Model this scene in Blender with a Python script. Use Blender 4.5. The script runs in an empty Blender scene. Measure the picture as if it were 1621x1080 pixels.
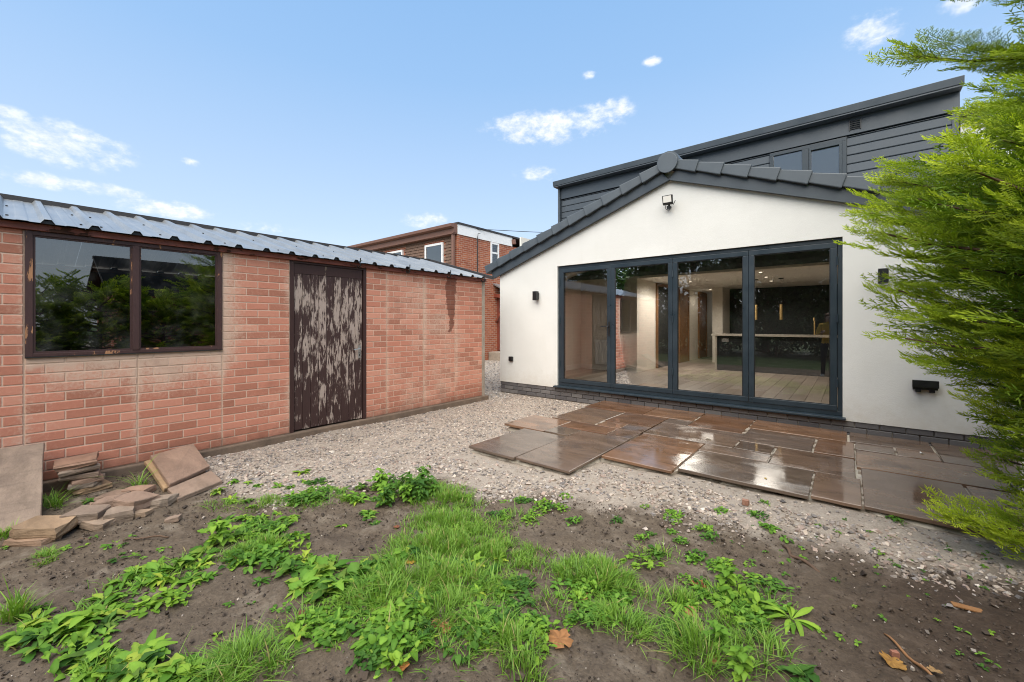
import bpy, bmesh, math, random
import numpy as np
from mathutils import Vector, Matrix, noise as mnoise

R = math.radians
random.seed(7)
rng = np.random.default_rng(7)
sc = bpy.context.scene
COL = sc.collection

# ------------------------------------------------------------------ camera
TH = R(39.25)
cam_d = bpy.data.cameras.new('camera')
cam_d.sensor_width = 36.0
cam_d.lens = 36.0 * 655.0 / 1621.0
cam_d.shift_y = -27.0 / 1621.0
cam_d.clip_start = 0.02
cam_d.clip_end = 2000.0
cam = bpy.data.objects.new('camera', cam_d)
cam.location = (0.0, 0.0, 1.4)
cam.rotation_euler = (R(90), 0.0, TH)
COL.objects.link(cam)
sc.camera = cam

# ------------------------------------------------------------------ exposure
sc.view_settings.view_transform = 'Standard'
sc.view_settings.look = 'None'
sc.view_settings.exposure = 0.55
sc.view_settings.gamma = 1.0
sc.view_settings.use_curve_mapping = False
sc.cycles.use_denoising = True
sc.cycles.filter_width = 1.05
sc.cycles.max_bounces = 8
sc.cycles.transparent_max_bounces = 12
sc.cycles.glossy_bounces = 4
sc.cycles.diffuse_bounces = 4
sc.cycles.sample_clamp_indirect = 6.0
sc.cycles.caustics_reflective = False
sc.cycles.caustics_refractive = False


# ------------------------------------------------------------------ node helper
class G:
    def __init__(s, tree):
        s.t = tree

    def n(s, typ, ins=None, **props):
        nd = s.t.nodes.new(typ)
        for k, v in props.items():
            setattr(nd, k, v)
        for k, v in (ins or {}).items():
            sk = nd.inputs[k]
            if isinstance(v, bpy.types.NodeSocket):
                s.t.links.new(v, sk)
            else:
                sk.default_value = v
        return nd

    def math(s, op, a, b=0.0, clamp=False):
        return s.n('ShaderNodeMath', {0: a, 1: b}, operation=op, use_clamp=clamp).outputs[0]

    def noise(s, vec, scale, detail=4.0, rough=0.55, dist=0.0):
        return s.n('ShaderNodeTexNoise', {'Vector': vec, 'Scale': scale, 'Detail': detail,
                                          'Roughness': rough, 'Distortion': dist}).outputs['Fac']

    def ramp(s, fac, stops, interp='LINEAR'):
        nd = s.n('ShaderNodeValToRGB', {'Fac': fac})
        cr = nd.color_ramp
        cr.interpolation = interp
        while len(cr.elements) < len(stops):
            cr.elements.new(0.5)
        for e, (p, c) in zip(cr.elements, stops):
            e.position = p
            e.color = (c, c, c, 1) if isinstance(c, (int, float)) else (*c, 1)
        return nd.outputs['Color']

    def mix(s, fac, a, b, mode='MIX'):
        nd = s.n('ShaderNodeMix', data_type='RGBA', blend_type=mode)
        for idx, v in ((0, fac), (6, a), (7, b)):
            sk = nd.inputs[idx]
            if isinstance(v, bpy.types.NodeSocket):
                s.t.links.new(v, sk)
            elif idx == 0:
                sk.default_value = v
            else:
                sk.default_value = (*v, 1) if len(v) == 3 else v
        return nd.outputs[2]

    def map(s, vec, scale=(1, 1, 1), rot=(0, 0, 0), loc=(0, 0, 0)):
        return s.n('ShaderNodeMapping', {'Vector': vec, 'Scale': scale, 'Rotation': rot, 'Location': loc}).outputs[0]

    def rng(s, v, a, b, c=0.0, d=1.0, smooth=True):
        return s.n('ShaderNodeMapRange', {0: v, 1: a, 2: b, 3: c, 4: d},
                   interpolation_type='SMOOTHSTEP' if smooth else 'LINEAR').outputs[0]

    def bump(s, h, strength=0.3, dist=0.01, normal=None):
        ins = {'Height': h, 'Strength': strength, 'Distance': dist}
        if normal is not None:
            ins['Normal'] = normal
        return s.n('ShaderNodeBump', ins).outputs[0]

    def pos(s):
        return s.n('ShaderNodeNewGeometry').outputs['Position']

    def obj(s):
        return s.n('ShaderNodeTexCoord').outputs['Object']

    def rnd(s):
        return s.n('ShaderNodeObjectInfo').outputs['Random']

    def attr(s, name, out='Fac'):
        return s.n('ShaderNodeAttribute', attribute_name=name).outputs[out]


# ------------------------------------------------------------------ world: sky and clouds
SUN_EL, SUN_AZ = R(56), R(155)        # azimuth clockwise from +Y
world = bpy.data.worlds.new('World')
sc.world = world
world.use_nodes = True
wt = world.node_tree
wt.nodes.clear()
g = G(wt)
sky = g.n('ShaderNodeTexSky', sky_type='NISHITA', sun_disc=False)
sky.sun_elevation = SUN_EL
sky.sun_rotation = SUN_AZ
sky.altitude = 50
sky.air_density = 1.0
sky.dust_density = 2.2
sky.ozone_density = 1.4
direc = g.n('ShaderNodeTexCoord').outputs['Generated']
sep = g.n('ShaderNodeSeparateXYZ', {0: direc})
az = g.math('ARCTAN2', sep.outputs[0], sep.outputs[1])
el = g.math('ARCSINE', sep.outputs[2])
nz = g.noise(g.map(direc, (1, 1, 1.9)), 17.0, 6.0, 0.62)
nz2 = g.noise(g.map(direc, (1, 1, 1.6)), 55.0, 4.0, 0.6)
F_, V0_, S_, C_ = 655.0, 513.0, math.sin(TH), math.cos(TH)
def px_azel(u, v):
    a = (u - 810.5) / F_
    x, y, z = a * C_ - S_, a * S_ + C_, -(v - V0_) / F_
    l = math.sqrt(x * x + y * y + z * z)
    return math.atan2(x, y), math.asin(z / l)
clouds = [(100, 228, 140, 46, 1.0), (55, 284, 95, 18, .9), (165, 301, 95, 15, .85), (262, 330, 100, 20, .75),
          (20, 181, 52, 16, .95), (868, 202, 130, 36, 1.0), (958, 178, 60, 32, .9), (300, 256, 24, 11, .8),
          (1385, 46, 70, 48, .75), (1530, 2, 66, 26, .95), (1032, 97, 20, 11, .7), (932, 118, 17, 10, .7),
          (853, 276, 55, 18, .55), (675, 350, 60, 20, .6), (420, 362, 70, 15, .45)]
# the same kind of small fair-weather cloud goes on round the rest of the sky
extra = [(R(a), R(e), R(w), R(h), s) for a, e, w, h, s in
         ((70, 24, 10, 4, .9), (130, 26, 11, 4, .9), (-160, 25, 11, 4, .9))]
mask = None
lst = []
for u, v, w, h, s in clouds:
    a0, e0 = px_azel(u, v)
    a1, _ = px_azel(u + w, v)
    _, e1 = px_azel(u, v - h)
    lst.append((a0, e0, abs(a1 - a0), abs(e1 - e0), s))
azel = g.n('ShaderNodeCombineXYZ', {0: az, 1: el, 2: 0.0}).outputs[0]
for a0, e0, w, h, s in lst + extra:
    mp = g.n('ShaderNodeMapping', {'Vector': azel, 'Location': (a0, e0, 0), 'Scale': (w, h, 1)}, vector_type='TEXTURE').outputs[0]
    m = g.n('ShaderNodeTexGradient', {0: mp}, gradient_type='SPHERICAL').outputs['Fac']
    m = g.math('MULTIPLY', m, s)
    mask = m if mask is None else g.math('MAXIMUM', mask, m)
mask = g.math('MULTIPLY', mask, g.math('SUBTRACT', 2.0, mask))
tex = g.math('ADD', g.math('MULTIPLY', g.math('SUBTRACT', nz, .5), 2.6), g.math('MULTIPLY', g.math('SUBTRACT', nz2, .5), 1.3))
cl = g.math('MULTIPLY', g.rng(g.math('ADD', g.math('MULTIPLY', mask, 1.05), tex), .15, 1.40), g.rng(mask, 0.0, .6))
cl = g.math('MULTIPLY', cl, .86)
# thin high veil over the Nishita blue: paler towards the horizon
veil = g.ramp(g.math('MULTIPLY', el, 1 / R(60)), [(0.0, (4.7, 5.0, 5.3)), (.20, (3.0, 3.85, 5.0)), (.5, (1.80, 3.05, 4.80)), (.8, (1.25, 2.60, 4.60)), (1.0, (1.1, 2.4, 4.45))])
skyc = g.mix(.72, sky.outputs[0], veil)
cc = g.mix(g.rng(nz2, .35, .65), (4.5, 4.7, 5.1), (5.3, 5.35, 5.45))
skyc = g.mix(cl, skyc, cc)
bg = g.n('ShaderNodeBackground', {'Color': skyc, 'Strength': 0.15})
out = g.n('ShaderNodeOutputWorld', {'Surface': bg.outputs[0]})

# ------------------------------------------------------------------ sun
sun_d = bpy.data.lights.new('sun', 'SUN')
sun_d.energy = 4.3
sun_d.angle = R(80)
sun_d.color = (1.0, 0.93, 0.79)
sun = bpy.data.objects.new('sun', sun_d)
sdir = Vector((math.sin(SUN_AZ) * math.cos(SUN_EL), math.cos(SUN_AZ) * math.cos(SUN_EL), math.sin(SUN_EL)))
sun.rotation_euler = sdir.to_track_quat('Z', 'Y').to_euler()
sun.location = sdir * 50
COL.objects.link(sun)


# ------------------------------------------------------------------ pixel <-> ground survey helper
def gp(u, v, z=0.0):
    """ground position surveyed from a photograph point, at height z"""
    a = (u - 810.5) / F_
    x, y, k = a * C_ - S_, a * S_ + C_, -(v - V0_) / F_
    t = (z - 1.4) / k
    return x * t, y * t


# ------------------------------------------------------------------ mesh helpers
def link(o, parent=None):
    COL.objects.link(o)
    if parent is not None:
        o.parent = parent
    return o

def mesh_np(name, V, F, mat=None, parent=None, smooth=False, attrs=None, uvs=None):
    """V (n,3), F (m,3) or (m,4) array -> object"""
    V = np.asarray(V, dtype=np.float32)
    F = np.asarray(F, dtype=np.int32)
    me = bpy.data.meshes.new(name)
    me.vertices.add(len(V))
    me.vertices.foreach_set('co', V.ravel())
    k = F.shape[1]
    me.loops.add(F.size)
    me.loops.foreach_set('vertex_index', F.ravel())
    me.polygons.add(len(F))
    me.polygons.foreach_set('loop_start', np.arange(0, F.size, k, dtype=np.int32))
    me.update(calc_edges=True)
    me.polygons.foreach_set('use_smooth', np.full(len(F), smooth))
    for an, av in (attrs or {}).items():
        av = np.asarray(av, dtype=np.float32)
        if av.ndim == 1:
            at = me.attributes.new(an, 'FLOAT', 'POINT')
            at.data.foreach_set('value', av)
        else:
            at = me.attributes.new(an, 'FLOAT_COLOR', 'POINT')
            at.data.foreach_set('color', np.c_[av, np.ones(len(av))].astype(np.float32).ravel())
    if mat:
        me.materials.append(mat)
    o = bpy.data.objects.new(name, me)
    return link(o, parent)

class MB:
    def __init__(s):
        s.v = []
        s.f = []

    def poly(s, pts):
        b = len(s.v)
        s.v += [tuple(p) for p in pts]
        s.f.append(tuple(range(b, b + len(pts))))
        return s

    def hexa(s, p):
        """8 points: bottom 4 ccw, top 4 ccw"""
        b = len(s.v)
        s.v += [tuple(q) for q in p]
        for f in ((3, 2, 1, 0), (4, 5, 6, 7), (0, 1, 5, 4), (1, 2, 6, 5), (2, 3, 7, 6), (3, 0, 4, 7)):
            s.f.append(tuple(b + i for i in f))
        return s

    def box(s, x0, x1, y0, y1, z0, z1):
        return s.hexa([(x0, y0, z0), (x1, y0, z0), (x1, y1, z0), (x0, y1, z0),
                       (x0, y0, z1), (x1, y0, z1), (x1, y1, z1), (x0, y1, z1)])

    def prism(s, pts, axis, a, b):
        """polygon pts (2D ccw) extruded along axis ('x','y','z') from a to b"""
        def P(p, t):
            return {'x': (t, p[0], p[1]), 'y': (p[0], t, p[1]), 'z': (p[0], p[1], t)}[axis]
        n = len(pts)
        base = len(s.v)
        s.v += [P(p, a) for p in pts] + [P(p, b) for p in pts]
        s.f.append(tuple(base + i for i in range(n)))
        s.f.append(tuple(base + n + i for i in reversed(range(n))))
        for i in range(n):
            j = (i + 1) % n
            s.f.append((base + i, base + n + i, base + n + j, base + j))
        return s

    def tube(s, pts, r, seg=8, caps=True):
        rings = []
        pts = [Vector(p) for p in pts]
        rs = r if isinstance(r, (list, tuple)) else [r] * len(pts)
        prev = None
        for i, p in enumerate(pts):
            d = (pts[min(i + 1, len(pts) - 1)] - pts[max(i - 1, 0)]).normalized()
            if prev is None:
                up = Vector((0, 0, 1)) if abs(d.z) < .9 else Vector((1, 0, 0))
                prev = d.cross(up).normalized()
            x = (prev - d * prev.dot(d)).normalized()
            prev = x
            y = d.cross(x)
            b = len(s.v)
            for k in range(seg):
                t = 2 * math.pi * k / seg
                s.v.append(tuple(p + (x * math.cos(t) + y * math.sin(t)) * rs[i]))
            rings.append(b)
        for a, b in zip(rings, rings[1:]):
            for k in range(seg):
                j = (k + 1) % seg
                s.f.append((a + k, b + k, b + j, a + j))
        if caps:
            s.f.append(tuple(rings[0] + k for k in range(seg)))
            s.f.append(tuple(rings[-1] + k for k in reversed(range(seg))))
        return s

    def build(s, name, mat, parent=None, bevel=0.0, smooth=False, loc=None):
        me = bpy.data.meshes.new(name)
        me.from_pydata(s.v, [], s.f)
        bm = bmesh.new()
        bm.from_mesh(me)
        bmesh.ops.recalc_face_normals(bm, faces=bm.faces)
        if bevel:
            bmesh.ops.bevel(bm, geom=[e for e in bm.edges if len(e.link_faces) == 2 and e.calc_face_angle(0) > .5],
                            offset=bevel, segments=2, profile=.6, affect='EDGES', clamp_overlap=True)
        bm.to_mesh(me)
        bm.free()
        if smooth:
            me.polygons.foreach_set('use_smooth', [True] * len(me.polygons))
        if mat:
            me.materials.append(mat)
        o = bpy.data.objects.new(name, me)
        if loc:
            o.location = loc
        return link(o, parent)

def empty(name, loc=(0, 0, 0), parent=None):
    o = bpy.data.objects.new(name, None)
    o.location = loc
    o.empty_display_size = .1
    return link(o, parent)

def tag(o, label=None, cat=None, group=None, kind=None):
    if label:
        o['label'] = label
    if cat:
        o['category'] = cat
    if group:
        o['group'] = group
    if kind:
        o['kind'] = kind
    return o

def B(name, mat, parent, *box, bevel=0.0):
    return MB().box(*box).build(name, mat, parent, bevel)


# ------------------------------------------------------------------ materials
def newmat(name):
    m = bpy.data.materials.new(name)
    m.use_nodes = True
    m.node_tree.nodes.clear()
    return m, G(m.node_tree)

def finish(g, shader):
    g.n('ShaderNodeOutputMaterial', {'Surface': shader})

def principled(g, col, rough=.6, normal=None, metal=0.0, spec=.5, **kw):
    ins = {'Base Color': col if isinstance(col, bpy.types.NodeSocket) else (*col, 1), 'Roughness': rough,
           'Metallic': metal, 'Specular IOR Level': spec}
    if normal is not None:
        ins['Normal'] = normal
    ins.update(kw)
    return g.n('ShaderNodeBsdfPrincipled', ins).outputs[0]

def vary(col, k):
    return tuple(min(1, c * k) for c in col)

def mat_paint(name, col, rough=.5, var=.18, scale=6., bump=.08, bscale=120., metal=0., rvar=.12, rnd=0.0, spec=.5):
    m, g = newmat(name)
    p = g.pos()
    n1 = g.noise(p, scale, 5, .6)
    n2 = g.noise(p, bscale, 4, .6)
    f = g.math('ADD', g.math('MULTIPLY', n1, .75), g.math('MULTIPLY', n2, .25))
    if rnd:
        f = g.math('ADD', f, g.math('MULTIPLY', g.math('SUBTRACT', g.rnd(), .5), rnd))
    c = g.ramp(f, [(.25, vary(col, 1 - var)), (.75, vary(col, 1 + var))])
    r = g.rng(n1, .3, .7, rough - rvar, rough + rvar, False)
    finish(g, principled(g, c, r, g.bump(n2, bump, .004), metal, spec))
    return m

M = {}
M['anthracite'] = mat_paint('anthracite_frame', (.020, .032, .043), .38, .12, 4, .03, 60)
M['fascia_grey'] = mat_paint('grey_fascia', (.054, .067, .081), .42, .14, 3, .03, 60)
M['tile_grey'] = mat_paint('grey_verge', (.074, .089, .104), .45, .16, 5, .10, 90, rnd=.25)
M['clad'] = mat_paint('grey_cladding', (.070, .084, .100), .5, .15, 5, .2, 70, rnd=.2)
M['black'] = mat_paint('black_plastic', (.012, .012, .013), .4, .2, 20, .03)
M['white_upvc'] = mat_paint('white_upvc', (.78, .78, .77), .35, .05, 5, .02)
M['int_wall'] = mat_paint('interior_wall', (.80, .75, .66), .85, .03, 3, .04, 200, spec=.2)
M['int_white'] = mat_paint('interior_white', (.84, .81, .75), .6, .03, 3, .03)
M['steel'] = mat_paint('handle_metal', (.55, .55, .54), .32, .15, 30, .05, metal=.9)
M['brass'] = mat_paint('brass', (.60, .42, .18), .35, .1, 20, .03, metal=.8)
M['concrete'] = mat_paint('concrete', (.30, .25, .20), .85, .35, 9, .5, 90)
M['stained'] = mat_paint('stained_concrete', (.15, .105, .075), .9, .5, 7, .6, 60)
M['mortar'] = mat_paint('mortar', (.46, .41, .34), .9, .25, 14, .6, 140)
M['grey_mortar'] = mat_paint('grey_mortar', (.36, .32, .28), .9, .2, 14, .5, 140)
M['fasciared'] = None
M['dark'] = mat_paint('dark_interior', (.02, .02, .02), .8, .2, 5, .05)
M['kitchen'] = mat_paint('navy_unit', (.007, .008, .011), .45, .1, 5, .02)
M['worktop'] = mat_paint('pale_worktop', (.45, .41, .35), .35, .1, 10, .02)
M['oak'] = mat_paint('oak', (.26, .125, .05), .5, .25, 9, .1, 60)
M['trunk'] = mat_paint('bark', (.11, .065, .04), .85, .4, 20, .8, 70)
M['render_white'] = None

# white render with fine grain
m, g = newmat('white_render')
p = g.pos()
n1 = g.noise(p, 1.3, 5, .6)
n2 = g.noise(p, 190, 3, .7)
n3 = g.noise(g.map(p, (5, 5, .7)), 1.0, 5, .6)
c = g.mix(g.rng(n1, .35, .7), (.70, .69, .66), (.74, .73, .70))
c = g.mix(g.math('MULTIPLY', g.rng(n3, .55, .8), .12), c, (.50, .47, .41))
c = g.mix(g.math('MULTIPLY', g.rng(n2, .3, .7), .10), c, (.70, .67, .62))
Zr = g.n('ShaderNodeSeparateXYZ', {0: p}).outputs[2]
sp_ = g.math('MULTIPLY', g.rng(g.math('ADD', Zr, g.math('MULTIPLY', g.noise(p, 9, 6, .7), .7)), .95, .45), .34)
c = g.mix(sp_, c, (.46, .39, .30))
und = g.noise(g.map(p, (1, 1, 2.2)), 7, 5, .6)
finish(g, principled(g, c, .9, g.bump(n2, .6, .004, g.bump(und, .07, .02)), spec=.2))
M['render_white'] = m

# precast brick panels: bricks and their joints share stains
def brickmat(name, joint):
    m, g = newmat(name)
    p = g.pos()
    sp = g.n('ShaderNodeSeparateXYZ', {0: p})
    Y, Z = sp.outputs[1], sp.outputs[2]
    n1 = g.noise(p, 2.2, 6, .62)
    n2 = g.noise(p, 38, 5, .7)
    n3 = g.noise(p, 9, 5, .65)
    n5 = g.noise(p, 160, 3, .7)
    if joint:
        c = g.mix(n3, (.58, .40, .30), (.69, .51, .40))
    else:
        r = g.math('FRACT', g.math('ADD', g.rnd(), g.attr('rnd')))
        f = g.math('ADD', g.math('MULTIPLY', r, .72), g.math('MULTIPLY', n2, .34))
        c = g.ramp(f, [(.12, (.36, .152, .100)), (.5, (.52, .212, .142)), (.9, (.60, .280, .195))])
    # lime bloom: strongest under the window and about the joints right of the door
    under = g.math('MULTIPLY', g.rng(Z, .55, 1.12), g.math('MULTIPLY', g.rng(Y, .05, .3), g.rng(Y, 1.75, 1.45)))
    right = g.math('MULTIPLY', g.rng(Y, 3.2, 4.0), g.rng(Y, 5.3, 4.4))
    bl = g.math('ADD', g.math('MULTIPLY', under, .24), g.math('MULTIPLY', right, .07))
    # pale lines beside each panel joint
    fr = g.math('ABSOLUTE', g.math('SUBTRACT', g.math('FRACT', g.math('MULTIPLY', g.math('SUBTRACT', Y, .096 - 0.345), 1 / .69)), .5))
    bl = g.math('ADD', bl, g.math('MULTIPLY', g.rng(fr, .10, 0.0), .11))
    e = g.math('ADD', g.math('ADD', g.math('MULTIPLY', n1, .5), g.math('MULTIPLY', n2, .5)), bl)
    bandz = g.math('MULTIPLY', g.math('MULTIPLY', g.rng(g.math('ADD', Z, g.math('MULTIPLY', g.math('SUBTRACT', n3, .5), .16)), .98, 1.07), g.rng(Z, 1.2, 1.13)), g.math('MULTIPLY', g.rng(Y, .05, .12), g.rng(Y, 1.52, 1.45)))
    bf = g.math('MAXIMUM', g.math('MULTIPLY', g.rng(e, .50, .78), .78), g.math('MULTIPLY', bandz, .85))
    c = g.mix(bf, c, (.62, .46, .355))
    # damp dark foot of the wall and a few soot patches
    foot = g.math('MULTIPLY', g.rng(g.math('ADD', Z, g.math('MULTIPLY', n3, .35)), .48, .14), .7)
    c = g.mix(foot, c, (.17, .080, .052))
    soot = g.math('MULTIPLY', g.rng(g.noise(p, 1.7, 4, .6), .60, .76), .30)
    c = g.mix(soot, c, (.15, .065, .045))
    # wet run below the eave near the far end
    w = g.math('ADD', .035, g.math('MULTIPLY', g.rng(Z, 1.25, 2.05), .085))
    dy = g.math('ABSOLUTE', g.math('ADD', g.math('SUBTRACT', Y, 4.80), g.math('MULTIPLY', g.math('SUBTRACT', n3, .5), .22)))
    run = g.math('MULTIPLY', g.math('LESS_THAN', dy, w), g.math('GREATER_THAN', g.math('ADD', Z, g.math('MULTIPLY', n3, .1)), 1.33))
    c = g.mix(g.math('MULTIPLY', run, .75), c, (.13, .040, .024))
    hgt = g.math('ADD', g.math('MULTIPLY', n2, .6), g.math('MULTIPLY', n5, .5))
    finish(g, principled(g, c, .88, g.bump(hgt, .55, .006), spec=.25))
    return m
M['gbrick'] = brickmat('red_brick', False)
M['gjoint'] = brickmat('brick_panel_joint', True)

# blue-grey engineering brick
m, g = newmat('grey_brick')
p = g.pos()
n = g.noise(p, 30, 5, .7)
c = g.ramp(g.math('ADD', g.math('MULTIPLY', g.rnd(), .6), g.math('MULTIPLY', n, .4)),
           [(.1, (.075, .070, .075)), (.55, (.13, .12, .12)), (.95, (.20, .185, .175))])
finish(g, principled(g, c, .55, g.bump(n, .3, .004)))
M['gybrick'] = m

# far brick wall (too small to pick apart)
m, g = newmat('far_brick')
p = g.pos()
sp = g.n('ShaderNodeSeparateXYZ', {0: p})
vec = g.n('ShaderNodeCombineXYZ', {0: g.math('ADD', sp.outputs[1], sp.outputs[0]), 1: sp.outputs[2], 2: 0.0}).outputs[0]
bt = g.n('ShaderNodeTexBrick', {'Vector': vec, 'Color1': (.27, .075, .040, 1), 'Color2': (.42, .145, .075, 1), 'Mortar': (.42, .33, .26, 1),
                                'Scale': 1.0, 'Mortar Size': .007, 'Mortar Smooth': .2, 'Bias': 0.0, 'Brick Width': .225, 'Row Height': .075})
n1 = g.noise(p, 1.5, 5, .6)
c = g.mix(g.math('MULTIPLY', g.rng(n1, .4, .8), .4), bt.outputs[0], (.20, .07, .045))
finish(g, principled(g, c, .9, g.bump(bt.outputs['Fac'], -.5, .006), spec=.2))
M['farbrick'] = m
M['hungtile'] = mat_paint('brown_hung_tile', (.16, .095, .065), .8, .35, 12, .3, 60)
M['brownpaint'] = mat_paint('brown_paint', (.17, .085, .06), .6, .2, 8, .1)
M['porchred'] = mat_paint('porch_timber', (.20, .045, .025), .55, .25, 8, .1)

# peeling red-brown timber (fascia), window frame, door planks
def peel(name, paint, bare, sc3, thr, bumpd=.004, under=None):
    m, g = newmat(name)
    p = g.pos()
    rr = g.rnd()
    off = g.n('ShaderNodeCombineXYZ', {0: g.math('MULTIPLY', rr, 7.0), 1: 0.0, 2: g.math('MULTIPLY', rr, 13.0)}).outputs[0]
    pp = g.n('ShaderNodeVectorMath', {0: p, 1: off}, operation='ADD').outputs[0]
    n1 = g.noise(g.map(pp, sc3), 1.0, 9, .72, .5)
    n2 = g.noise(g.map(pp, tuple(s * 6 for s in sc3)), 1.0, 5, .6)
    n3 = g.noise(g.map(pp, (1, 1, .55)), 7.0, 5, .6)
    Z = g.n('ShaderNodeSeparateXYZ', {0: p}).outputs[2]
    e = g.math('ADD', g.math('MULTIPLY', n1, .58), g.math('MULTIPLY', n3, .42))
    if under is not None:      # paint survives best at the foot and the head
        k = g.math('MULTIPLY', g.rng(Z, .05, 1.35), g.rng(Z, 2.12, 1.85))
        e = g.math('ADD', e, g.math('MULTIPLY', g.math('SUBTRACT', k, .62), under))
    f = g.rng(e, thr - .008, thr + .012)
    wood = g.mix(n2, vary(bare, .62), vary(bare, 1.25))
    pt = g.mix(n2, vary(paint, .7), vary(paint, 1.35))
    c = g.mix(f, pt, wood)
    h = g.math('SUBTRACT', g.math('MULTIPLY', n2, .3), g.math('MULTIPLY', f, .7))
    finish(g, principled(g, c, g.rng(f, 0, 1, .5, .85), g.bump(h, .6, bumpd), spec=.35))
    return m
M['door'] = peel('peeling_door_paint', (.048, .025, .023), (.40, .315, .27), (64, 64, 7.5), .528, under=.06)
M['doorframe'] = peel('worn_brown_paint', (.045, .022, .020), (.36, .27, .2), (14, 14, 2.4), .60)
M['winframe'] = peel('worn_window_paint', (.060, .030, .028), (.42, .21, .11), (14, 14, 3), .575)
M['fasciared'] = peel('red_brown_fascia', (.23, .072, .052), (.07, .03, .02), (3, 3, 14), .56)

# corrugated roof metal
m, g = newmat('roof_metal')
p = g.pos()
n1 = g.noise(p, 3.0, 6, .65)
n2 = g.noise(g.map(p, (2, 22, 2)), 1.0, 5, .65)
c = g.ramp(g.math('ADD', g.math('MULTIPLY', n1, .5), g.math('MULTIPLY', n2, .5)),
           [(.30, (.22, .23, .24)), (.55, (.30, .31, .32)), (.78, (.38, .385, .39))])
r = g.rng(n2, .3, .7, .28, .42, False)
finish(g, principled(g, c, r, g.bump(n1, .04, .01), .45))
M['roofmetal'] = m
M['ridgedark'] = mat_paint('dark_flashing', (.035, .032, .032), .6, .3, 8, .1)

# wet sandstone
def slabmat(name, wet):
    m, g = newmat(name)
    p = g.pos()
    r = g.rnd()
    off = g.n('ShaderNodeCombineXYZ', {0: g.math('MULTIPLY', r, 31.0), 1: g.math('MULTIPLY', r, 17.0), 2: g.math('MULTIPLY', r, 9.0)}).outputs[0]
    pp = g.n('ShaderNodeVectorMath', {0: p, 1: off}, operation='ADD').outputs[0]
    n1 = g.noise(g.map(pp, (1.7, 4.8, 5), (0, 0, .25)), 1.0, 7, .65, 1.2 if wet else .3)
    n2 = g.noise(pp, 2.6, 5, .6)
    n3 = g.noise(pp, 70, 4, .65)
    base = g.ramp(r, [(0.0, (.135, .070, .040)), (.18, (.085, .068, .054)), (.36, (.165, .092, .056)), (.52, (.095, .078, .064)),
                      (.68, (.120, .060, .032)), (.84, (.175, .096, .056)), (1.0, (.105, .078, .058))])
    if not wet:
        base = g.ramp(r, [(0.0, (.23, .165, .115)), (.2, (.30, .195, .105)), (.4, (.235, .155, .115)), (.6, (.225, .18, .14)), (.8, (.25, .145, .10)), (1, (.27, .205, .15))])
    band = g.ramp(n1, [(.30, .70), (.5, 1.2), (.72, 1.65)])
    c = g.mix(1.0, base, band, 'MULTIPLY')
    c = g.mix(g.math('MULTIPLY', g.rng(n2, .52, .72), .6), c, (.060, .050, .045) if wet else (.15, .11, .09))
    c = g.mix(g.math('MULTIPLY', n3, .25), c, vary((.1, .06, .04), 1.2))
    if wet:
        # a film of rain: thick in the hollows, thinner where the stone stands proud
        w = g.rng(g.math('ADD', g.math('MULTIPLY', n2, .7), g.math('MULTIPLY', n1, .3)), .38, .66)
        rough = g.rng(w, 0, 1, .045, .26)
        nb = g.bump(g.math('ADD', g.math('MULTIPLY', n1, 1.0), g.math('MULTIPLY', n3, .10)), .06, .01)
        finish(g, principled(g, c, rough, nb, spec=.55))
    else:
        strat = g.noise(g.map(pp, (3, 3, 60)), 1.0, 5, .7)
        nb = g.bump(g.math('ADD', g.math('ADD', g.math('MULTIPLY', n1, .8), g.math('MULTIPLY', strat, .7)), g.math('MULTIPLY', n3, .5)), .8, .016)
        c = g.mix(g.math('MULTIPLY', g.rng(strat, .5, .7), .35), c, (.12, .09, .07))
        finish(g, principled(g, c, .75, nb, spec=.3))
    return m
M['slab'] = slabmat('wet_sandstone', True)
M['drystone'] = slabmat('sandstone', False)

# ground: bare soil, sandy gravel bed, mown lawn further off (attribute masks)
m, g = newmat('soil')
p = g.pos()
sand, lawn = g.attr('sand'), g.attr('lawn')
n1 = g.noise(p, 1.6, 6, .65)
n2 = g.noise(p, 14, 6, .7)
n3 = g.noise(p, 75, 5, .7)
n4 = g.noise(p, 4.5, 6, .7)
soil = g.ramp(g.math('ADD', g.math('MULTIPLY', n2, .5), g.math('MULTIPLY', n3, .5)),
              [(.28, (.046, .034, .024)), (.5, (.112, .083, .058)), (.72, (.190, .147, .108))])
soil = g.mix(g.math('MULTIPLY', g.rng(n4, .50, .74), .65), soil, (.290, .240, .185))
soil = g.mix(g.math('MULTIPLY', g.rng(n1, .55, .75), .62), soil, (.048, .035, .026))
sd = g.ramp(g.math('ADD', g.math('MULTIPLY', n3, .6), g.math('MULTIPLY', n2, .4)),
            [(.3, (.20, .165, .135)), (.5, (.33, .275, .225)), (.7, (.45, .385, .32))])
c = g.mix(g.rng(g.math('ADD', sand, g.math('MULTIPLY', g.math('SUBTRACT', n4, .5), .9)), .25, .8), soil, sd)
xdarkm = g.rng(g.math('ADD', g.n('ShaderNodeSeparateXYZ', {0: p}).outputs[0], g.math('MULTIPLY', n4, .9)), -.15, .9)  # soil gets darker towards higher x, with a noisy edge
c = g.mix(g.math('MULTIPLY', xdarkm, g.math('SUBTRACT', 1.0, g.rng(sand, .3, .8))), c, g.mix(1.0, c, (.50, .44, .42), 'MULTIPLY'))
gr = g.mix(n3, (.025, .045, .012), (.07, .11, .03))
c = g.mix(g.rng(g.math('ADD', lawn, g.math('MULTIPLY', g.math('SUBTRACT', n2, .5), .5)), .3, .7), c, gr)
hh = g.math('ADD', g.math('MULTIPLY', n2, .6), g.math('MULTIPLY', n3, .5))
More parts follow.
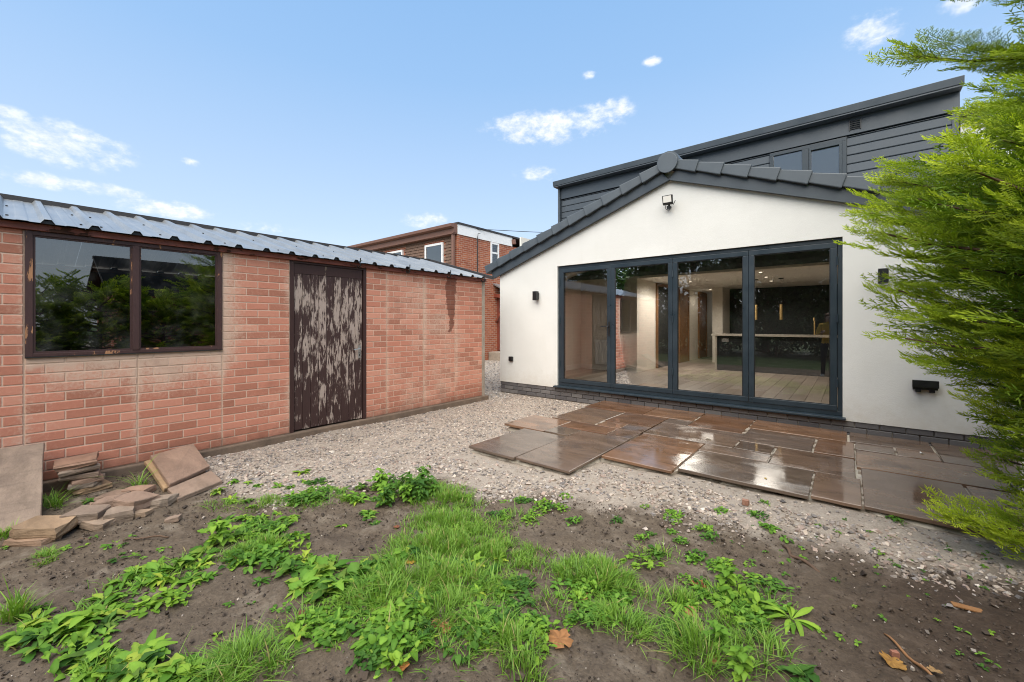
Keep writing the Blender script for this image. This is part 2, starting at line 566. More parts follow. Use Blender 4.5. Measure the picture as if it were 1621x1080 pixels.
finish(g, principled(g, c, g.rng(n1, .45, .7, .9, .5), g.bump(hh, 1.0, .018), spec=.3))
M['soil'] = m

def mat_attr(name, rough=.8, spec=.3, transl=0.0, bump=0.0, bscale=60, rvar=0.0):
    """colour from the vertex attribute 'tint' (each piece's own colour)"""
    m, g = newmat(name)
    c = g.attr('tint', 'Color')
    nb = None
    if rvar:
        c = g.mix(1.0, c, g.ramp(g.rnd(), [(0, (1 - rvar * .8, 1 - rvar * .7, 1 - rvar * .5)), (.5, (1, 1, 1)), (1, (1 + rvar * .5, 1.0 + rvar * .2, 1.0))]), 'MULTIPLY')
    if bump:
        n = g.noise(g.pos(), bscale, 4, .6)
        c = g.mix(g.math('MULTIPLY', n, .4), c, g.mix(1.0, c, (.45, .45, .45), 'MULTIPLY'))
        nb = g.bump(n, bump, .004)
    sh = principled(g, c, rough, nb, spec=spec)
    if transl:
        tr = g.n('ShaderNodeBsdfTranslucent', {'Color': g.mix(1.0, c, (1.2, 1.25, .7), 'MULTIPLY')}).outputs[0]
        sh = g.n('ShaderNodeMixShader', {0: transl, 1: sh, 2: tr}).outputs[0]
    finish(g, sh)
    return m
M['stones'] = mat_attr('gravel_stone', .8, .3, 0, .3, 140)
M['leaf'] = mat_attr('weed_leaf', .62, .25, .28, .45, 70, .8)
M['grass'] = mat_attr('grass_blade', .5, .4, .3)
M['conifer'] = mat_attr('conifer_leaf', .5, .35, .48)
M['treeleaf'] = mat_attr('tree_leaf', .5, .4, .25)
M['deadleaf'] = mat_attr('dead_leaf', .8, .2, .15, .3, 90)

def glassmat(name, ior, tint, dust=0.0):
    m, g = newmat(name)
    fr = g.n('ShaderNodeFresnel', {'IOR': ior}).outputs[0]
    tr = g.n('ShaderNodeBsdfTransparent', {'Color': (*tint, 1)}).outputs[0]
    gl = g.n('ShaderNodeBsdfAnisotropic', {'Color': (.95, .97, .97, 1), 'Roughness': 0.004}).outputs[0]
    sh = g.n('ShaderNodeMixShader', {0: fr, 1: tr, 2: gl}).outputs[0]
    if dust:
        p = g.pos()
        sp = g.n('ShaderNodeSeparateXYZ', {0: p})
        n1 = g.noise(p, 3.5, 7, .7)
        n2 = g.noise(p, 110, 3, .6)
        d = g.math('MULTIPLY', g.rng(n1, .42, .8), dust)
        d = g.math('ADD', d, g.math('MULTIPLY', g.math('GREATER_THAN', n2, .69), dust * 1.2))
        df = g.n('ShaderNodeBsdfDiffuse', {'Color': (.5, .5, .48, 1)}).outputs[0]
        sh = g.n('ShaderNodeMixShader', {0: d, 1: sh, 2: df}).outputs[0]
    finish(g, sh)
    return m
M['glass'] = glassmat('double_glazing', 2.4, (.93, .94, .93))
M['oldglass'] = glassmat('dusty_glass', 2.4, (.55, .58, .58), .09)
M['farglass'] = glassmat('far_glass', 2.15, (.75, .80, .84))

def emit(name, col, s):
    m, g = newmat(name)
    finish(g, g.n('ShaderNodeEmission', {'Color': (*col, 1), 'Strength': s}).outputs[0])
    return m
M['lamp'] = emit('downlight_glow', (1.0, .85, .62), 2.4)
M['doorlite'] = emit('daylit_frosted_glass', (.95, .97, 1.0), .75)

m, g = newmat('laminate')
o_ = g.pos()
r = g.rnd()
off = g.n('ShaderNodeCombineXYZ', {0: g.math('MULTIPLY', r, 31.0), 1: g.math('MULTIPLY', r, 17.0), 2: 0.0}).outputs[0]
pp = g.n('ShaderNodeVectorMath', {0: o_, 1: off}, operation='ADD').outputs[0]
n1 = g.noise(g.map(pp, (26, 1.6, 1)), 1.0, 6, .6, .4)
c = g.mix(n1, (.36, .29, .23), (.56, .47, .39))
c = g.mix(g.math('MULTIPLY', r, .75), c, (.26, .20, .16))
finish(g, principled(g, c, .38, g.bump(n1, .1, .002), spec=.4))
M['laminate'] = m

# ------------------------------------------------------------------ setting: ground
def fbm(x, y, s, o=4, seed=0.0):
    return np.array([mnoise.fractal(Vector((a * s + seed, b * s - seed, seed * .37)), .9, 2.1, o) for a, b in zip(x, y)])

# gravel boundary towards the soil, surveyed points (x, y)
GRAV = [(-5.3, .95), (-4.75, 1.12), (-4.2, 1.18), (-3.75, 1.2), (-3.4, 1.42), (-3.42, 1.73), (-3.16, 2.28), (-2.78, 2.43), (-2.33, 2.47),
        (-1.94, 2.69), (-1.49, 2.9), (-1.1, 3.12), (-.7, 3.22), (-.48, 3.18), (-.14, 3.24), (.16, 3.28), (.43, 3.28), (.67, 3.33),
        (1.1, 3.3), (1.9, 3.2)]
gx_ = np.array([a for a, b in GRAV])
gy_ = np.array([b for a, b in GRAV])
gx_s = np.maximum.accumulate(gx_ + np.arange(len(gx_)) * 1e-4)
def grav_edge(x):
    return np.interp(x, gx_s, gy_)

def ground_h(x, y):
    """terrain height (vectorised)"""
    x = np.asarray(x, float)
    y = np.asarray(y, float)
    near = np.exp(-((np.clip(np.abs(x + 1.5) - 3.5, 0, 99)) ** 2 + np.clip(np.abs(y - 2) - 2.5, 0, 99) ** 2) * .5)
    h = .012 * np.sin(x * 1.9 + 1.3 * np.sin(y * 1.3)) * np.cos(y * 2.1 + .6) + .008 * np.sin(x * 5.1 + y * 3.7)
    e = y - grav_edge(np.clip(x, -5.3, 1.9))
    # gravel banks up towards the patio front
    h = h * near + .045 * np.clip(e / .5, 0, 1) * np.exp(-((y - 3.6) / .9) ** 2) * (x > -3.6) * np.clip((x + 3.6) / .6, 0, 1)
    return h - .005

def axis(lo, hi, step, far_lo, far_hi):
    a = np.arange(lo, hi + 1e-6, step)
    lo_ = lo - np.geomspace(.08, lo - far_lo, 22)[::1]
    hi_ = hi + np.geomspace(.08, far_hi - hi, 22)
    return np.concatenate([lo_[::-1], a, hi_])
AX = axis(-5.6, 2.0, .03, -320, 320)
AY = axis(-.5, 4.2, .03, -320, 320)
XX, YY = np.meshgrid(AX, AY)
fx, fy = XX.ravel(), YY.ravel()
hz = ground_h(fx, fy)
inside = (fx > -5.6) & (fx < 2) & (fy > -.5) & (fy < 4.2)
idx = np.where(inside)[0]
f1 = fbm(fx[idx], fy[idx], 5.0, 4, 3.1)
f2 = fbm(fx[idx], fy[idx], 19.0, 3, 8.7)
soilm = np.clip((grav_edge(np.clip(fx[idx], -5.3, 1.9)) - fy[idx]) / .2, 0, 1)
hz[idx] += (f1 * .017 + f2 * .005) * (.35 + .65 * soilm)
e = fy - grav_edge(np.clip(fx, -5.3, 1.9)) + .06 * np.sin(fx * 7.3) + .04 * np.sin(fx * 17.1 + fy * 9)
sand = np.clip(.5 + e / .6, 0, 1)
lawn = np.clip(-(fy + 2.2) / .8, 0, 1) * 1.0
lawn = np.maximum(lawn, np.clip((np.abs(fx) - 30) / 5, 0, 1))
lawn = np.maximum(lawn, np.clip((fy - 40) / 5, 0, 1))
nx, ny = len(AX), len(AY)
ii = np.arange(nx * ny).reshape(ny, nx)
Fq = np.stack([ii[:-1, :-1], ii[:-1, 1:], ii[1:, 1:], ii[1:, :-1]], -1).reshape(-1, 4)
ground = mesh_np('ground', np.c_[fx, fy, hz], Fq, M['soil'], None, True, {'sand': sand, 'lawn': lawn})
tag(ground, 'bare brown garden soil running into a sandy gravel bed', kind='structure')

def gh(x, y):
    return float(ground_h(np.array([x]), np.array([y]))[0])

# ------------------------------------------------------------------ setting: patio
patio = empty('patio', (-1.2, 4.8, 0))
tag(patio, 'wet brown sandstone patio in front of the glass doors', kind='structure')
PZ = .10
slabs = [(-3.50, -2.89, 4.13, 4.78), (-3.15, -2.55, 3.14, 4.10), (-2.53, -1.93, 3.16, 4.44), (-2.87, -2.55, 4.15, 4.45),
         (-2.87, -2.24, 4.49, 4.80), (-2.54, -2.24, 4.83, 5.12), (-2.22, -1.94, 4.48, 5.12), (-3.21, -2.57, 4.83, 5.76),
         (-2.55, -1.95, 5.15, 5.78), (-3.23, -2.33, 5.79, 6.43), (-2.31, -1.64, 5.82, 6.43), (-1.93, -1.63, 5.52, 5.80),
         (-1.61, -1.00, 5.54, 6.43), (-1.92, -.96, 4.84, 5.51), (-1.90, -1.23, 3.74, 4.81), (-1.20, -.25, 3.84, 4.52),
         (-1.21, -.61, 4.55, 4.82), (-.94, -.62, 4.85, 5.17), (-.96, -.31, 5.20, 5.86), (-.98, -.03, 5.89, 6.43),
         (-.59, .03, 4.54, 5.17), (-.28, .03, 5.20, 5.87), (-.23, .06, 3.87, 4.51), (.08, .70, 3.89, 4.89), (.05, .99, 4.92, 5.57),
         (.05, .35, 5.60, 5.92), (0.0, .66, 5.95, 6.43), (.37, .67, 5.60, 5.92), (.69, 1.30, 5.60, 6.43), (.73, 1.34, 3.92, 4.89),
         (1.02, 1.92, 4.92, 5.57), (1.33, 1.92, 5.60, 6.43), (1.37, 1.98, 3.90, 4.89)]
for i, (x0, x1, y0, y1) in enumerate(slabs):
    cx, cy = (x0 + x1) / 2, (y0 + y1) / 2
    hx, hy = (x1 - x0) / 2 + .004, (y1 - y0) / 2 + .004
    rr = random.Random(i)
    jit = lambda: rr.uniform(-.0035, .0035)
    # riven edge: outline with small wobbles
    outline = []
    for (ax, ay, bx_, by_) in ((-hx, -hy, hx, -hy), (hx, -hy, hx, hy), (hx, hy, -hx, hy), (-hx, hy, -hx, -hy)):
        for t in (0, .33, .66):
            outline.append((ax + (bx_ - ax) * t + jit(), ay + (by_ - ay) * t + jit()))
    mb = MB()
    n = len(outline)
    tilt = (rr.uniform(-.006, .006), rr.uniform(-.006, .006))
    zt = lambda x, y: tilt[0] * x + tilt[1] * y
    base = len(mb.v)
    for (x, y) in outline:
        mb.v.append((x, y, -.026))
    for (x, y) in outline:
        mb.v.append((x, y, zt(x, y) - .004))
    for (x, y) in outline:
        mb.v.append((x * (1 - .004 / hx), y * (1 - .004 / hy), zt(x, y)))
    mb.f.append(tuple(range(2 * n, 3 * n)))
    mb.f.append(tuple(reversed(range(n))))
    for k in range(n):
        j = (k + 1) % n
        mb.f.append((k, j, n + j, n + k))
        mb.f.append((n + k, n + j, 2 * n + j, 2 * n + k))
    mb.build('paving_slab', M['slab'], patio, loc=(cx - patio.location.x, cy - patio.location.y, PZ + rr.uniform(-.003, .003)))
# mortar bed: patches under the slabs, standing out in places along the open edges
def blob_bed(name, pts, z0, z1, seed, out=.05, mat='mortar'):
    rr = random.Random(seed)
    P = []
    for (x0, y0), (x1, y1) in zip(pts, pts[1:] + pts[:1]):
        L = math.hypot(x1 - x0, y1 - y0)
        k = max(2, int(L / .045))
        for t in range(k):
            a = t / k
            P.append((x0 + (x1 - x0) * a, y0 + (y1 - y0) * a))
    cx, cy = sum(p[0] for p in P) / len(P), sum(p[1] for p in P) / len(P)
    def nrm(x, y, r):
        d = math.hypot(x - cx, y - cy)
        return x + (x - cx) / d * r, y + (y - cy) / d * r
    n = len(P)
    mb = MB()
    r0 = [mnoise.noise(Vector((p[0] * 9, p[1] * 9, seed))) * out + mnoise.noise(Vector((p[0] * 31, p[1] * 31, seed))) * out * .6 for p in P]
    for p, r in zip(P, r0):
        mb.v.append((*nrm(*p, r + out * .7), z0))
    for p, r in zip(P, r0):
        mb.v.append((*nrm(*p, r * .8 + out * .2), z0 + (z1 - z0) * .62 + rr.uniform(-.006, .006)))
    for p, r in zip(P, r0):
        mb.v.append((*nrm(*p, r * .5 - .03), z1))
    for q in (0, 1):
        for k in range(n):
            j = (k + 1) % n
            mb.f.append((q * n + k, q * n + j, (q + 1) * n + j, (q + 1) * n + k))
    mb.f.append(tuple(2 * n + k for k in range(n)))
    return mb.build(name, M[mat], patio, loc=tuple(-v for v in patio.location))
blob_bed('mortar_bed', [(-3.12, 3.18), (-1.95, 3.2), (-1.95, 4.8), (-3.12, 4.8)], -.02, .072, 1)
blob_bed('mortar_bed', [(-3.46, 4.2), (-2.9, 4.2), (-2.9, 4.78), (-3.46, 4.78)], -.02, .070, 2, .06)
blob_bed('mortar_bed', [(-3.2, 4.75), (-1.9, 4.75), (-1.9, 6.40), (-3.2, 6.40)], -.02, .072, 3, .04)
blob_bed('mortar_bed', [(-1.98, 3.78), (-1.25, 3.78), (-1.2, 3.9), (2.0, 3.93), (2.0, 6.40), (-1.98, 6.40)], -.02, .072, 4, .05)
# pointing that stands in some of the joints
pm = MB()
for (x0, x1, y0, y1) in ((-.26, -.235, 3.9, 4.5), (.055, .085, 3.92, 4.9), (-1.0, -.965, 5.2, 6.42), (-.63, -.60, 4.55, 5.15),
                         (-.305, -.28, 5.2, 5.86), (-.96, -.94, 4.84, 5.2), (-1.64, -1.61, 5.8, 6.42), (.03, .055, 5.58, 6.42),
                         (-2.57, -2.54, 4.84, 5.1), (-2.24, -2.22, 4.5, 4.8), (.35, .37, 5.6, 5.92)):
    k = max(2, int((y1 - y0) / .06))
    for t in range(k):
        if random.random() < .5:
            continue
        ya, yb = y0 + (y1 - y0) * t / k, y0 + (y1 - y0) * (t + 1.02) / k
        z = PZ - .002 - random.random() * .004
        pm.hexa([(x0 - random.random() * .004, ya, .05), (x1 + random.random() * .004, ya, .05), (x1, yb, .05), (x0, yb, .05),
                 (x0, ya, z), (x1, ya, z), (x1, yb, z), (x0, yb, z)])
tag(pm.build('joint_pointing', M['concrete'], patio, loc=tuple(-v for v in patio.location)), kind='stuff')

# ------------------------------------------------------------------ house
house = empty('house', (-2.1, 8.5, 0))
tag(house, 'white rendered bungalow extension with glass doors and dark grey dormer', 'house')
HP = tuple(-v for v in house.location)
def hb(name, mat, box, parent=house, bevel=0.0):
    o = B(name, M[mat], parent, *box, bevel=bevel)
    if parent is house:
        o.location = HP
    return o
def hpart(name):
    o = empty(name, HP, house)
    return o
YH = 6.45
XL, XR, XA, ZA, SL = -5.59, 1.33, -2.13, 3.59, .35
zt = lambda x: ZA - SL * abs(x - XA)
DX0, DX1, DZ0, DZ1 = -4.19, -.07, .27, 2.465
# rear gable wall with the door opening
up = .16
mb = MB()
mb.prism([(XL, .225), (DX0, .225), (DX0, zt(DX0) + up), (XL, zt(XL) + up)], 'y', YH, YH + .3)
mb.prism([(DX1, .225), (XR, .225), (XR, zt(XR) + up), (DX1, zt(DX1) + up)], 'y', YH, YH + .3)
mb.prism([(DX0, DZ1), (DX1, DZ1), (DX1, zt(DX1) + up), (XA, ZA + up), (DX0, zt(DX0) + up)], 'y', YH, YH + .3)
w = mb.build('gable_wall', M['render_white'], house)
w.location = HP
# side walls of the extension and walls of the old house
hb('side_wall', 'render_white', (XL, XL + .28, YH + .3, 9.0, .225, 2.45))
hb('side_wall', 'render_white', (XR - .28, XR, YH + .3, 9.0, .225, 2.45))
hb('floor_slab', 'concrete', (XL + .04, XR - .04, YH + .05, 16.4, -.05, .245))
# inner linings
hb('inner_wall', 'int_wall', (XL + .281, XL + .32, YH + .301, 9.2, .26, 3.2))
hb('inner_wall', 'int_wall', (XR - .32, XR - .281, YH + .301, 9.2, .26, 3.2))
hb('inner_wall', 'int_wall', (XL + .32, -3.8, 9.2, 9.36, .26, 3.9))
hb('bulkhead', 'int_wall', (-3.8, XR - .3, 9.2, 9.36, 2.45, 3.9))
hb('inner_wall', 'int_wall', (-3.96, -3.8, 9.36, 16.3, .26, 2.5))
hb('inner_wall', 'int_wall', (-5.7, -3.8, 16.3, 16.5, .26, 2.6))
hb('inner_wall', 'int_wall', (-3.8, 1.3, 16.3, 16.5, .26, 2.6))
hb('inner_wall', 'int_wall', (-3.1, -2.83, 13.0, 16.3, .26, 2.5))
hb('inner_wall', 'int_wall', (1.02, 1.25, 9.36, 16.3, .26, 2.6))
hb('kitchen_tall_unit', 'kitchen', (-2.83, 1.02, 13.9, 14.2, .26, 2.5))
hb('ceiling', 'int_white', (-3.96, 1.25, 9.36, 16.3, 2.45, 2.56))
hb('skirting', 'int_white', (XL + .32, -3.8, 9.18, 9.2, .285, .40))
hb('skirting', 'int_white', (XL + .32, XL + .336, YH + .31, 9.18, .285, .40))
# vaulted ceiling of the extension + roof above
for s in (-1, 1):
    xe = XA + s * 3.46
    mb = MB()
    mb.hexa([(xe, YH + .3, zt(xe) - .02), (XA, YH + .3, ZA - .02), (XA, 9.36, ZA - .02), (xe, 9.36, zt(xe) - .02),
             (xe, YH + .3, zt(xe) + .03), (XA, YH + .3, ZA + .03), (XA, 9.36, ZA + .03), (xe, 9.36, zt(xe) + .03)])
    o = mb.build('vaulted_ceiling', M['int_white'], house)
    o.location = HP
roof = hpart('roof')
for s in (-1, 1):
    xe = XA + s * 3.66
    mb = MB()
    ze = ZA + .30 - SL * 3.66
    mb.hexa([(xe, YH - .05, ze - .12), (XA, YH - .05, ZA + .18), (XA, 9.6, ZA + .18), (xe, 9.6, ze - .12),
             (xe, YH - .05, ze), (XA, YH - .05, ZA + .30), (XA, 9.6, ZA + .30), (xe, 9.6, ze)])
    mb.build('roof_slope', M['tile_grey'], roof)
    # rows of tiles are hidden from the garden; the verge caps are not
    al = math.atan(SL)
    ux, uz = s * math.cos(al), -math.sin(al)
    nx_, nz_ = s * math.sin(al), math.cos(al)
    ax0, az0 = XA, ZA + .17 / math.cos(al)
    P = lambda t, q, y: (ax0 + ux * t + nx_ * q, y, az0 + uz * t + nz_ * q)
    Lr = 3.70 / math.cos(al)
    ncap = 11
    for k in range(ncap):
        t0, t1 = .05 + (Lr - .05) * k / ncap, .05 + (Lr - .05) * (k + 1) / ncap + .022
        mb = MB()
        # stepped cap: lower end stands proud and hangs lower
        mb.hexa([P(t0, -.005, YH - .125), P(t1, -.030, YH - .150), P(t1, -.030, YH + .02), P(t0, -.005, YH + .02),
                 P(t0, .118, YH - .125), P(t1, .142, YH - .150), P(t1, .142, YH + .02), P(t0, .118, YH + .02)])
        mb.build('verge_tile', M['tile_grey'], roof, bevel=.012)
    # bargeboard
    mb = MB()
    Q = lambda t, q, y: (XA + ux * t + nx_ * q, y, ZA + uz * t + nz_ * q)
    tm = 3.58 / math.cos(al)
    tx = math.tan(al)
    mb.hexa([Q(0, 0, YH - .075), Q(tm, 0, YH - .075), Q(tm, 0, YH - .02), Q(0, 0, YH - .02),
             Q(0 + .19 * tx, .19, YH - .075), Q(tm, .19, YH - .075), Q(tm, .19, YH - .02), Q(0 + .19 * tx, .19, YH - .02)])
    mb.build('bargeboard', M['fascia_grey'], roof)
# ridge cap with its round end
mb = MB()
prof = [(XA + .150 * math.cos(t), ZA + .235 + .150 * math.sin(t)) for t in np.linspace(0, 2 * math.pi, 25)[:-1]]
mb.prism(prof, 'y', YH - .165, YH - .135)
mb.build('ridge_end_disc', M['tile_grey'], roof, bevel=.006)
for k in range(6):
    mb = MB()
    pr = [(XA + .165 * math.cos(t), ZA + .25 + .165 * math.sin(t)) for t in np.linspace(-.15, math.pi + .15, 13)]
    mb.prism(pr, 'y', YH - .132 + k * .42, YH - .132 + k * .42 + .415)
    mb.build('ridge_tile', M['tile_grey'], roof)

# brick plinth
plinth = hpart('plinth')
MB().box(XL + .012, XR, YH + .034, YH + .28, -.04, .2245).build('mortar_backing', M['grey_mortar'], plinth)
brk = {}
def brick_mesh(L, H_, D, ch=.004):
    key = (round(L, 3), H_, D)
    if key in brk:
        return brk[key]
    mb = MB()
    # local: x along the wall 0..L, z 0..H, front face at y=-D, no back face
    v = [(0, 0, 0), (L, 0, 0), (L, 0, H_), (0, 0, H_),
         (0, -D + ch, 0), (L, -D + ch, 0), (L, -D + ch, H_), (0, -D + ch, H_),
         (ch, -D, ch), (L - ch, -D, ch), (L - ch, -D, H_ - ch), (ch, -D, H_ - ch)]
    f = [(8, 9, 10, 11)]
    for k in range(4):
        j = (k + 1) % 4
        f += [(k, j, 4 + j, 4 + k), (4 + k, 4 + j, 8 + j, 8 + k)]
    me = bpy.data.meshes.new('brick')
    me.from_pydata(v, [], f)
    brk[key] = me
    return me
for row in range(3):
    x = XL + .012 - (.1125 if row % 2 else 0)
    while x < XR - .03:
        a, b = max(x, XL + .012), min(x + .215, XR)
        if b - a > .03:
            me = brick_mesh(b - a, .065, .026)
            if not me.materials:
                me.materials.append(M['gybrick'])
            o = bpy.data.objects.new('brick', me)
            o.location = (a, YH + .036, .008 + row * .075)
            link(o, plinth)
        x += .225

# folding doors
bif = hpart('folding_door')
FY0, FY1 = YH + .035, YH + .105
mb = MB()
mb.box(DX0, DX1, FY0, FY1, DZ1 - .055, DZ1)
mb.box(DX0, DX1, FY0, FY1, DZ0, DZ0 + .055)
mb.box(DX0, DX0 + .05, FY0, FY1, DZ0 + .055, DZ1 - .055)
mb.box(DX1 - .05, DX1, FY0, FY1, DZ0 + .055, DZ1 - .055)
mb.build('outer_frame', M['anthracite'], bif, bevel=.004)
MB().hexa([(DX0 - .05, YH - .07, .238), (DX1 + .03, YH - .07, .238), (DX1 + .03, YH + .11, .245), (DX0 - .05, YH + .11, .245),
           (DX0 - .05, YH - .07, .262), (DX1 + .03, YH - .07, .262), (DX1 + .03, YH + .11, .272), (DX0 - .05, YH + .11, .272)]
          ).build('sill', M['anthracite'], bif, bevel=.004)
cuts = [DX0 + .052, -3.131, -2.107, -1.086, DX1 - .052]
for k in range(4):
    a, b = cuts[k] + .002, cuts[k + 1] - .002
    z0, z1 = DZ0 + .058, DZ1 - .058
    st, y0, y1 = .067, FY0 - .012, FY0 + .055
    mb = MB()
    mb.box(a, b, y0, y1, z0, z0 + st)
    mb.box(a, b, y0, y1, z1 - st, z1)
    mb.box(a, a + st, y0, y1, z0 + st, z1 - st)
    mb.box(b - st, b, y0, y1, z0 + st, z1 - st)
    mb.build('leaf_frame', M['anthracite'], bif, bevel=.005)
    mb = MB()
    ge = .009
    mb.box(a + st, b - st, y0 + .012, y0 + .022, z0 + st, z0 + st + ge)
    mb.box(a + st, b - st, y0 + .012, y0 + .022, z1 - st - ge, z1 - st)
    mb.box(a + st, a + st + ge, y0 + .012, y0 + .022, z0 + st + ge, z1 - st - ge)
    mb.box(b - st - ge, b - st, y0 + .012, y0 + .022, z0 + st + ge, z1 - st - ge)
    mb.build('glazing_gasket', M['black'], bif)
    MB().poly([(a + st, y0 + .02, z0 + st), (b - st, y0 + .02, z0 + st), (b - st, y0 + .02, z1 - st), (a + st, y0 + .02, z1 - st)]
              ).build('pane', M['glass'], bif)
# hinges, lever handle
for hx_ in (DX0 + .052, -2.107, DX1 - .052):
    for z in (.62, 1.42, 2.12):
        MB().tube([(hx_, FY0 - .02, z), (hx_, FY0 - .02, z + .10)], .011, 8).build('hinge', M['anthracite'], bif)
hxx = -3.131 - .032
mb = MB()
mb.box(hxx - .016, hxx + .016, FY0 - .024, FY0 - .012, 1.20, 1.44)
mb.tube([(hxx, FY0 - .024, 1.36), (hxx, FY0 - .062, 1.36), (hxx - .02, FY0 - .068, 1.36), (hxx - .135, FY0 - .066, 1.358)], .009, 8)
mb.tube([(hxx, FY0 - .030, 1.255), (hxx, FY0 - .022, 1.255)], .012, 10)
mb.build('lever_handle', M['black'], bif, bevel=.001)

# dormer
dorm = hpart('dormer')
YD, DL, DR = 9.0, -5.81, 1.255
MB().box(DL + .02, DR - .02, YD + .05, YD + 4.2, 2.62, 4.93).build('core', M['dark'], dorm)
WX0, WX1, WZ0, WZ1 = -1.155, -.045, 3.55, 4.560
z = 2.9
while z < 4.56:
    z1 = min(z + .150, 4.575)
    segs = [(DL + .10, DR - .07)]
    if z1 > WZ0 + .01:
        segs = [(DL + .10, WX0 - .005), (WX1 + .005, DR - .07)]
    for (a, b) in segs:
        mb = MB()
        # shiplap board: scooped top edge, drip at the foot
        pr = [(YD + .05, z), (YD + .006, z), (YD, z + .010), (YD, z1 - .022), (YD + .020, z1 - .004), (YD + .05, z1 - .004)]
        b0 = len(mb.v)
        n = len(pr)
        mb.v += [(a, p[0], p[1]) for p in pr] + [(b, p[0], p[1]) for p in pr]
        for i in range(n):
            j = (i + 1) % n
            mb.f.append((i, j, n + j, n + i))
        mb.f += [tuple(range(n)), tuple(reversed(range(n, 2 * n)))]
        mb.build('cladding_board', M['clad'], dorm)
    z += .150
MB().box(DL + .02, DL + .095, YD - .012, YD + .06, 2.9, 4.575).build('corner_trim', M['fascia_grey'], dorm)
MB().box(DR - .068, DR, YD - .012, YD + .06, 2.9, 4.575).build('corner_trim', M['fascia_grey'], dorm)
MB().box(DL, DR + .01, YD - .03, YD + .06, 4.58, 4.86).build('fascia_board', M['fascia_grey'], dorm, bevel=.004)
MB().box(DL - .02, DR + .02, YD - .20, YD + .06, 4.865, 4.885).build('soffit', M['clad'], dorm)
MB().prism([(YD - .21, 4.89), (YD - .10, 4.89), (YD - .085, 5.005), (YD - .225, 5.005)], 'x', DL - .03, DR + .03).build('gutter', M['fascia_grey'], dorm, bevel=.006)
MB().box(DL - .03, DR + .02, YD - .084, YD + 4.3, 4.93, 5.03).build('flat_roof', M['fascia_grey'], dorm)
MB().tube([(DL + .06, YD - .06, 4.88), (DL + .06, YD - .06, 2.9)], .034, 10).build('downpipe', M['fascia_grey'], dorm)
mb = MB()
for k in range(5):
    zz = 4.655 + k * .032
    mb.hexa([(.0, YD - .05, zz), (.13, YD - .05, zz), (.13, YD - .03, zz + .012), (.0, YD - .03, zz + .012),
             (.0, YD - .05, zz + .006), (.13, YD - .05, zz + .006), (.13, YD - .03, zz + .020), (.0, YD - .03, zz + .020)])
mb.box(-.012, 0, YD - .05, YD - .03, 4.64, 4.825).box(.13, .142, YD - .05, YD - .03, 4.64, 4.825)
mb.build('louvre_vent', M['black'], dorm)
# dormer window
mb = MB()
fw = .06
mb.box(WX0, WX1, YD - .03, YD + .05, WZ1 - fw, WZ1)
mb.box(WX0, WX0 + fw, YD - .03, YD + .05, WZ0, WZ1 - fw)
mb.box(WX1 - fw, WX1, YD - .03, YD + .05, WZ0, WZ1 - fw)
mx = -.615
mb.box(mx - .05, mx + .05, YD - .03, YD + .05, WZ0, WZ1 - fw)
mb.build('window_frame', M['anthracite'], dorm, bevel=.004)
mb = MB()
mb.box(mx + .055, WX1 - fw - .003, YD - .045, YD - .005, WZ1 - fw - .05, WZ1 - fw - .003)
mb.box(mx + .055, mx + .085, YD - .045, YD - .005, WZ0, WZ1 - fw - .05)
mb.box(WX1 - fw - .04, WX1 - fw - .003, YD - .045, YD - .005, WZ0, WZ1 - fw - .05)
mb.build('casement', M['anthracite'], dorm, bevel=.003)
for (a, b) in ((WX0 + fw, mx - .05), (mx + .05, WX1 - fw)):
    MB().poly([(a, YD, WZ0), (b, YD, WZ0), (b, YD, WZ1 - fw), (a, YD, WZ1 - fw)]).build('pane', M['farglass'], dorm)
MB().box(WX0 + .03, WX1 - .03, YD + .010, YD + .018, WZ0, WZ1 - .03).build('pale_backing', M['int_white'], dorm)  # pale panel added behind the panes to brighten them
# main roof slope behind the extension, either side of the dormer foot
o = MB().hexa([(XL - .25, 8.55, 2.42), (XR, 8.55, 2.42), (XR, 9.06, 2.78), (XL - .25, 9.06, 2.78),
               (XL - .25, 8.55, 2.52), (XR, 8.55, 2.52), (XR, 9.06, 2.9), (XL - .25, 9.06, 2.9)]).build('main_roof', M['tile_grey'], house)
o.location = HP

# interior floor of laminate planks
floor = hpart('laminate_floor')
pl = {}
x = XL + .33
ci = 0
while x < XR - .33:
    wd = min(.19, XR - .325 - x)
    y = YH + .31 - (ci * .47) % 1.25
    while y < 13.9:
        a, b = max(y, YH + .31), min(y + 1.25, 13.9)
        if b - a > .05:
            key = (round(wd, 3), round(b - a, 3))
            if key not in pl:
                me = MB()
                me.box(.0025, key[0] - .0025, .0025, key[1] - .0025, 0, .012)
                o = me.build('plank', M['laminate'], floor, bevel=.001)
                pl[key] = o.data
            else:
                o = bpy.data.objects.new('plank', pl[key])
                link(o, floor)
            o.location = (x, a, .272)
        y += 1.25
    x += .19
    ci += 1
